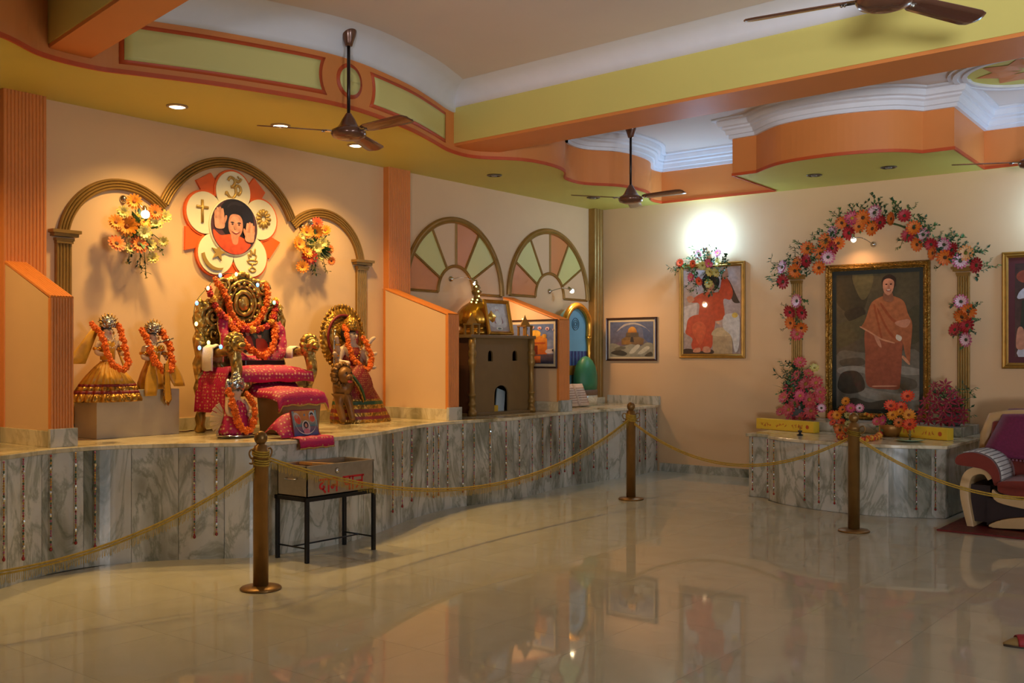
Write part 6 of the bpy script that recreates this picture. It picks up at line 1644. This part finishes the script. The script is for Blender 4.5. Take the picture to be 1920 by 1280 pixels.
def arrangement(label, c, items, seed, pot, dens, rad=None, h0=0.12, spr=0.16, fs=1.3, grass=0, cat='flower arrangement', name='flower_arrangement'):
    rr = random.Random(seed); c = Vector(c)
    t = thing(name, label, cat, c)
    MB().lathe([(0.0, 0.0), (0.07, 0.0), (0.10, 0.06), (0.11, 0.11), (0.10, 0.12), (0.0, 0.11)], 20).build('pot', pot, t)
    st = MB(); L = []
    for px, py, r, k in items:
        p = onX(px, py, c.x - 0.06 - 0.08 * rr.random()) - c
        r *= fs; L.append((p, r, k)); st.tube(catm([(0, 0, 0.08), (p.x * 0.3, p.y * 0.4, 0.08 + (p.z - 0.08) * 0.6), (p.x + 0.02, p.y, p.z)], 4), 0.004, 5)
    st.build('stems', STEMG, t)
    for p, r, k in L:
        d = Vector((-0.9, p.y * 1.5, 0.35 + (p.z - 0.2) * 0.8)) + Vector((rr.uniform(-.3, .3), rr.uniform(-.3, .3), rr.uniform(-.2, .2)))
        inst('flower', FM[k], t, p, face(d) @ Quaternion((0, 0, 1), rr.uniform(0, 6)), r)
    zt = max(p.z for p, _, _ in L)
    for k in range(dens):
        a = rr.uniform(0, 2 * PI); z = rr.uniform(0.08, zt * 0.85)
        inst('leaf_sprig', SPR[k % 5], t, (0.02, rr.uniform(-.05, .05), z), face((math.cos(a) - 0.3, math.sin(a), rr.uniform(-.1, .8))), spr * rr.uniform(0.7, 1.2))
    for k in range(grass):
        a = rr.uniform(0, 2 * PI)
        inst('grass_blade', LEAFN, t, (0.02, 0, rr.uniform(0.08, zt * 0.7)), face((math.cos(a) - 0.2, math.sin(a), rr.uniform(0.1, 1.2))), (0.05, 0.05, rr.uniform(0.2, 0.32)))
    for k in range(dens // 3):
        a = rr.uniform(0, 2 * PI)
        inst('leaf', LEAFN, t, (0, 0, rr.uniform(0.08, zt * 0.6)), face((math.cos(a), math.sin(a), 0.4)), spr)
    return t
POT = mat('grey_stone_pot', (96, 92, 84), 0.7, var=0.15)
arrangement('tall arrangement of pink silk flowers left of the large portrait', (10.86, 4.52, 0.745),
    [(1500, 680, .05, 'M'), (1494, 704, .042, 'M'), (1516, 700, .04, 'M'), (1485, 726, .062, 'M'), (1511, 720, .062, 'M'), (1530, 718, .055, 'M'), (1471, 745, .05, 'M'), (1518, 749, .062, 'M'), (1479, 768, .055, 'M'), (1521, 770, .06, 'M'), (1496, 765, .035, 'P'), (1537, 748, .04, 'M'), (1540, 765, .036, 'P'), (1463, 772, .035, 'M'), (1527, 690, .035, 'W'), (1500, 784, .05, 'M'), (1482, 786, .045, 'K'), (1520, 787, .045, 'M'), (1500, 742, .05, 'K'), (1490, 755, .045, 'M'), (1538, 735, .045, 'M')], 21, POT, 70, spr=0.21, fs=1.5, grass=30)
def poinsettia():
    m = MB()
    for lay, (n, r, z) in enumerate(((7, 1.0, 0.0), (6, 0.62, 0.12))):
        for k in range(n):
            a = 2 * PI * (k + 0.4 * lay) / n
            P = lambda q, da, zz: (q * math.cos(a + da), q * math.sin(a + da), zz)
            m.add([P(0.08, 0, z + 0.02), P(r * 0.5, 0.32, z + 0.12), P(r, 0, z - 0.02), P(r * 0.5, -0.32, z + 0.12), P(r * 0.5, 0, z + 0.05)], [(0, 1, 4), (1, 2, 4), (2, 3, 4), (3, 0, 4)], 0)
    for k in range(4): m.sph((0.07 * math.cos(k * 1.57), 0.07 * math.sin(k * 1.57), 0.16), 0.045, 6, 4, 1)
    return m.mesh('poinsettia', [mat('poinsettia_bract', (150, 28, 52), 0.55, var=0.25, scale=14), mat('poinsettia_heart', (170, 130, 50), 0.6)])
FM['Z'] = poinsettia()
arrangement('bushy pot of dark red poinsettias right of the large portrait', (10.84, 2.88, 0.745),
    [(1772, 722, .085, 'Z'), (1762, 735, .07, 'Z'), (1748, 738, .08, 'Z'), (1785, 738, .08, 'Z'), (1735, 752, .075, 'Z'), (1757, 755, .085, 'Z'), (1780, 755, .085, 'Z'), (1798, 752, .07, 'Z'), (1728, 772, .07, 'Z'), (1748, 770, .085, 'Z'), (1770, 770, .09, 'Z'), (1790, 770, .085, 'Z'), (1806, 772, .065, 'Z'), (1742, 788, .075, 'Z'), (1765, 787, .09, 'Z'), (1785, 788, .085, 'Z'), (1805, 786, .075, 'Z'), (1724, 788, .06, 'Z'), (1752, 722, .06, 'Z')], 22, POT, 30, spr=0.17, fs=1.0)
arrangement('small vase of mixed bright flowers left before the large portrait', (10.10, 3.72, 0.652),
    [(1586, 752, .035, 'Y'), (1595, 765, .04, 'K'), (1580, 768, .036, 'O'), (1612, 765, .036, 'P'), (1570, 778, .04, 'Y'), (1560, 778, .04, 'V'), (1590, 778, .03, 'W'), (1578, 792, .036, 'V'), (1590, 795, .03, 'W'), (1575, 806, .045, 'O'), (1586, 812, .045, 'V'), (1596, 808, .036, 'O'), (1562, 792, .032, 'V')], 23, mat('brass_pot', (160, 110, 50), 0.4, metal=0.5), 20, spr=0.12)
arrangement('small vase of red and yellow flowers right before the large portrait', (10.25, 3.30, 0.652),
    [(1702, 743, .052, 'V'), (1670, 761, .052, 'V'), (1690, 763, .046, 'V'), (1674, 778, .045, 'Y'), (1704, 778, .05, 'Y'), (1688, 772, .03, 'Y'), (1685, 792, .04, 'O'), (1706, 796, .055, 'V'), (1656, 788, .04, 'K'), (1644, 790, .035, 'M')], 24, mat('brass_pot', (160, 110, 50), 0.4, metal=0.5), 24, spr=0.13)
# marigold strewn garland on the altar front
garland('orange and red flower garland lying along the altar top', [onZ(x, y, 0.675) for x, y in ((1572, 818), (1590, 822), (1608, 824), (1630, 822), (1645, 818), (1652, 812))], 0.028, (MAR, MARR, MARY), 1.3)
garland('thin yellow and green garland at the foot of the large portrait', [onX(x, y, 11.16) for x, y in ((1622, 776), (1640, 780), (1660, 777), (1672, 775))], 0.018, (MARY, MAR), 1.3)
dp = thing('incense_holder', 'small dark incense holder before the left yellow carton', 'holder', onZ(1500, 816, 0.652))
MB().lathe([(0.0, 0.0), (0.03, 0.0), (0.032, 0.008), (0.012, 0.016), (0.012, 0.03), (0.024, 0.045), (0.02, 0.05), (0.0, 0.05)], 14).build('holder', BLACK, dp)
MB().tube([(0, 0, 0.04), (0.012, 0.004, 0.10)], 0.0025, 5).build('incense_stick', mat('incense_brown', (110, 60, 40), 0.7), dp)
dp = thing('offering_dish', 'flat pale green glass dish before the right yellow carton', 'dish', onZ(1706, 827, 0.652))
MB().lathe([(0.0, 0.004), (0.08, 0.0), (0.12, 0.012), (0.14, 0.02), (0.118, 0.018), (0.0, 0.01)], 30, rip=0.05, nr=12).build('dish', mat('pale_green_glass', (150, 176, 140), 0.2, coat=0.5), dp)
MB().lathe([(0.012, 0.01), (0.008, 0.05), (0.02, 0.06), (0.008, 0.07), (0.014, 0.09), (0.0, 0.11)], 12).build('spike', mat('dull_brass', (120, 100, 50), 0.4, metal=0.5), dp)

# ------------------------------------------------------------------ sofa, its throw and the rug
SOFR = mat('rust_red_upholstery', (124, 36, 14), 0.75, var=0.1, scale=10, sheen=0.3, bump=0.15, bscale=180)
CREAM = mat('cream_sofa_frame', (206, 168, 116), 0.4, var=0.06, coat=0.2)
DARKW = mat('dark_sofa_base', (40, 20, 16), 0.5)
SX, SY = 9.14, 2.36       # near front corner of the left arm
so = thing('sofa', 'rust red sofa with curved cream scroll arms at right edge', 'sofa', (SX, SY, 0), -PI / 2)
# local: x = along the sofa (to the right), -y = forward, z up
SW, SD = 1.75, 0.80
for s, x0 in ((0, 0.0), (1, SW)):
    sg = 1 if s == 0 else -1
    X = lambda v: x0 + sg * v
    pts = [(X(0.08), 0.0), (X(0.05), 0.14), (X(0.03), 0.26), (X(0.035), 0.38), (X(0.07), 0.455), (X(0.14), 0.485), (X(0.20), 0.47), (X(0.235), 0.42)]
    path = [(p.x, p.y) for p in catm(pts, 6)]
    m = MB(); n = len(path)
    wd = [0.05 + 0.022 * math.sin(PI * min(1, i / n * 1.2)) for i in range(n)]
    rows = [[], [], [], []]
    for i, p in enumerate(path):
        a, b = path[max(0, i - 1)], path[min(n - 1, i + 1)]; d = Vector((b[0] - a[0], b[1] - a[1])).normalized(); nn = Vector((d.y, -d.x)) * sg
        q0 = Vector(p) - nn * wd[i] * 0.5; q1 = Vector(p) + nn * wd[i] * 0.5
        rows[0].append((q0.x, -0.0, q0.y)); rows[1].append((q1.x, 0.0, q1.y)); rows[2].append((q1.x, SD, q1.y)); rows[3].append((q0.x, SD, q0.y))
    m.grid([[rows[k][i] for k in (0, 1, 2, 3, 0)] for i in range(n)], 0, True)
    m.add(rows[0][:1] + rows[1][:1] + rows[2][:1] + rows[3][:1], [(0, 1, 2, 3)])
    m.build('scroll_frame', CREAM, so, bev=0.006)
    pad = catm([(X(-0.03), 0.53), (X(-0.035), 0.585), (X(0.02), 0.625), (X(0.13), 0.635), (X(0.24), 0.59), (X(0.30), 0.50), (X(0.31), 0.40), (X(0.27), 0.37), (X(0.24), 0.45), (X(0.18), 0.50), (X(0.08), 0.515)], 5, True)
    pd = MB().prism([(p.x, p.y) for p in pad], -0.02, SD - 0.02).build('arm_pad', SOFR, so, bev=0.02)
    if s == 0:
        rows = []
        for i, q in enumerate(catm([(0.02, 0.632), (0.13, 0.645), (0.245, 0.60), (0.308, 0.51), (0.322, 0.41)], 6)):
            rows.append([(q.x, y, q.y) for y in (0.0, 0.1, 0.2, 0.3, 0.4)])
        ac = thing('arm_cover', 'white striped crochet cover lying on the sofa arm', 'arm cover', (SX, SY, 0), -PI / 2)
        MB().grid(rows, 0, True).build('cover_cloth', mat('white_crochet', (206, 198, 190), 0.8, bump=0.3), ac, solid=0.006)
        GS = mat('grey_stripe_thread', (110, 100, 96), 0.8)
        for r_ in rows[1:-1:2]:
            MB().tube([(p[0] + 0.002, p[1], p[2] + 0.003) for p in r_], 0.004, 5).build('stripe', GS, ac)
    MB().box(min(X(0.04), X(0.22)), max(X(0.04), X(0.22)), 0.06, SD - 0.05, 0.05, 0.36).build('side_panel', DARKW, so)
# seat cushion, apron
st_ = catm([(0.30, 0.36), (0.33, 0.415), (0.6, 0.435), (SW / 2, 0.44), (SW - 0.6, 0.435), (SW - 0.33, 0.415), (SW - 0.30, 0.36), (SW - 0.35, 0.31), (SW - 0.7, 0.265), (SW / 2, 0.25), (0.7, 0.265), (0.35, 0.31)], 5, True)
MB().prism([(p.x, p.y) for p in st_], -0.06, SD - 0.18).build('seat_cushion', SOFR, so, bev=0.025)
apr = catm([(0.26, 0.34), (0.34, 0.30), (0.7, 0.258), (SW / 2, 0.245), (SW - 0.7, 0.258), (SW - 0.34, 0.30), (SW - 0.26, 0.34), (SW - 0.3, 0.24), (SW - 0.6, 0.19), (SW / 2, 0.175), (0.6, 0.19), (0.3, 0.24)], 5, True)
MB().prism([(p.x, p.y) for p in apr], -0.045, -0.0).build('front_rail', CREAM, so, bev=0.008)
lo = catm([(0.26, 0.02), (0.32, 0.09), (0.55, 0.135), (SW / 2, 0.145), (SW - 0.55, 0.135), (SW - 0.32, 0.09), (SW - 0.26, 0.02), (SW / 2, 0.055)], 5, True)
MB().prism([(p.x, p.y) for p in lo], -0.03, 0.02).build('lower_rail', CREAM, so, bev=0.006)
MB().box(0.2, SW - 0.2, 0.03, SD - 0.05, 0.03, 0.26).build('base', DARKW, so)
bkp = [[(x, SD - 0.22 + 0.12 * t_ ** 1.3 - 0.02 * math.sin(t_ * PI), 0.36 + 0.52 * t_ - 0.05 * ((x - SW / 2) / (SW / 2)) ** 4 * t_) for x in [0.1 + (SW - 0.2) * k / 14 for k in range(15)]] for t_ in [k / 8 for k in range(9)]]
MB().grid(bkp, 0, True).build('backrest', SOFR, so, solid=0.12, bev=0.02)
brim = [(p[0], p[1], p[2] + 0.05) for p in bkp[-1]]
MB().tube([(0.02, SD - 0.1, 0.5), (0.04, SD - 0.08, 0.75)] + brim + [(SW - 0.04, SD - 0.08, 0.75), (SW - 0.02, SD - 0.1, 0.5)], 0.055, 10).build('back_rail', CREAM, so)
MAGT = mat('magenta_velvet', (112, 18, 64), 0.7, var=0.18, scale=60, sheen=0.3)
tr = thing('throw', 'magenta beaded throw spread over the sofa back', 'throw', (SX, SY, 0), -PI / 2)
rows = []
for i in range(12):
    t_ = i / 11
    y, z = (SD + 0.02 - 0.02 * t_, 0.97) if i == 0 else (SD - 0.16 - 0.16 * t_ , 0.96 - 0.40 * t_)
    rows.append([(0.20 - 0.16 * t_ + (1.2 + 0.1 * t_) * j / 14, y + 0.008 * math.sin(j * 1.7 + i * .5), z + 0.006 * math.sin(j)) for j in range(15)])
MB().grid(rows, 0, True).build('throw_cloth', MAGT, tr, solid=0.012)
fb = MB()
for p in resample(rows[-1], 0.03): fb.sph((p.x, p.y - 0.004, p.z - 0.014), 0.011, 6, 5)
fb.build('bead_fringe', mat('fringe_mauve', (140, 84, 96), 0.5), tr, kind='stuff')
RUGM = brocade('dark_red_rug_pile', (92, 22, 20), (64, 18, 20), 9.0, (104, 40, 30))
rg = thing('rug', 'dark red rug on the floor under the sofa', 'rug', (SX, SY, 0), -PI / 2)
MB().box(-0.10, 2.2, -0.34, 0.55, 0.001, 0.012).build('rug_pile', RUGM, rg, bev=0.003)
MB().box(-0.10, 2.2, -0.345, -0.315, 0.002, 0.0135).build('rug_border', mat('rug_border_red', (112, 30, 26), 0.85), rg)

# ------------------------------------------------------------------ slipper poking into view
sp0 = onZ(1881, 1203, 0.02)
fd = Vector((0.50, -0.86, 0)).normalized()
slp = thing('slipper', 'pointed tan slipper with red strap on the floor at lower right', 'slipper', (sp0.x, sp0.y, 0), math.atan2(fd.y, fd.x))
TAN = mat('tan_leather', (150, 116, 62), 0.55, var=0.1)
sole = [(0.0, 0.0), (0.03, 0.022), (0.09, 0.042), (0.16, 0.04), (0.22, 0.03), (0.25, 0.012), (0.25, -0.012), (0.22, -0.03), (0.16, -0.036), (0.09, -0.042), (0.03, -0.024)]
MB().slab(blob(sole, 4), 0.0, 0.012).build('sole', mat('dark_sole', (58, 40, 22), 0.7), slp, bev=0.002)
def upper(x0, x1, hh, o=0.0):
    rows = []
    for i in range(9):
        x = x0 + (x1 - x0) * i / 8
        wv = 0.002 + 0.042 * math.sin(min(1, x / 0.10) * PI / 2); h = hh * math.sin(min(1, (x + 0.01) / 0.10) * PI / 2)
        rows.append([(x, (wv + o) * math.cos(a), 0.010 + (h + o) * math.sin(a)) for a in [PI * k / 10 for k in range(11)]])
    return MB().grid(rows, 0, True)
upper(0.0, 0.075, 0.04).build('toe_cap', TAN, slp, solid=0.003)
upper(0.06, 0.135, 0.045, 0.004).build('strap', mat('red_embroidered_strap', (150, 34, 36), 0.6, var=0.2, scale=40), slp, solid=0.004)

# thin cable on the platform behind the throne
cb = thing('cable', 'thin dark cable lying on the platform between pedestal and throne', 'cable', (4.85, 7.25, ZP))
MB().tube(catm([(-0.1, 0.1, 0.006), (0.0, -0.02, 0.005), (0.1, 0.03, 0.005), (0.2, -0.04, 0.005), (0.32, 0.02, 0.006)], 6), 0.005, 6).build('cable_cord', mat('cable_brown', (90, 50, 34), 0.6), cb)
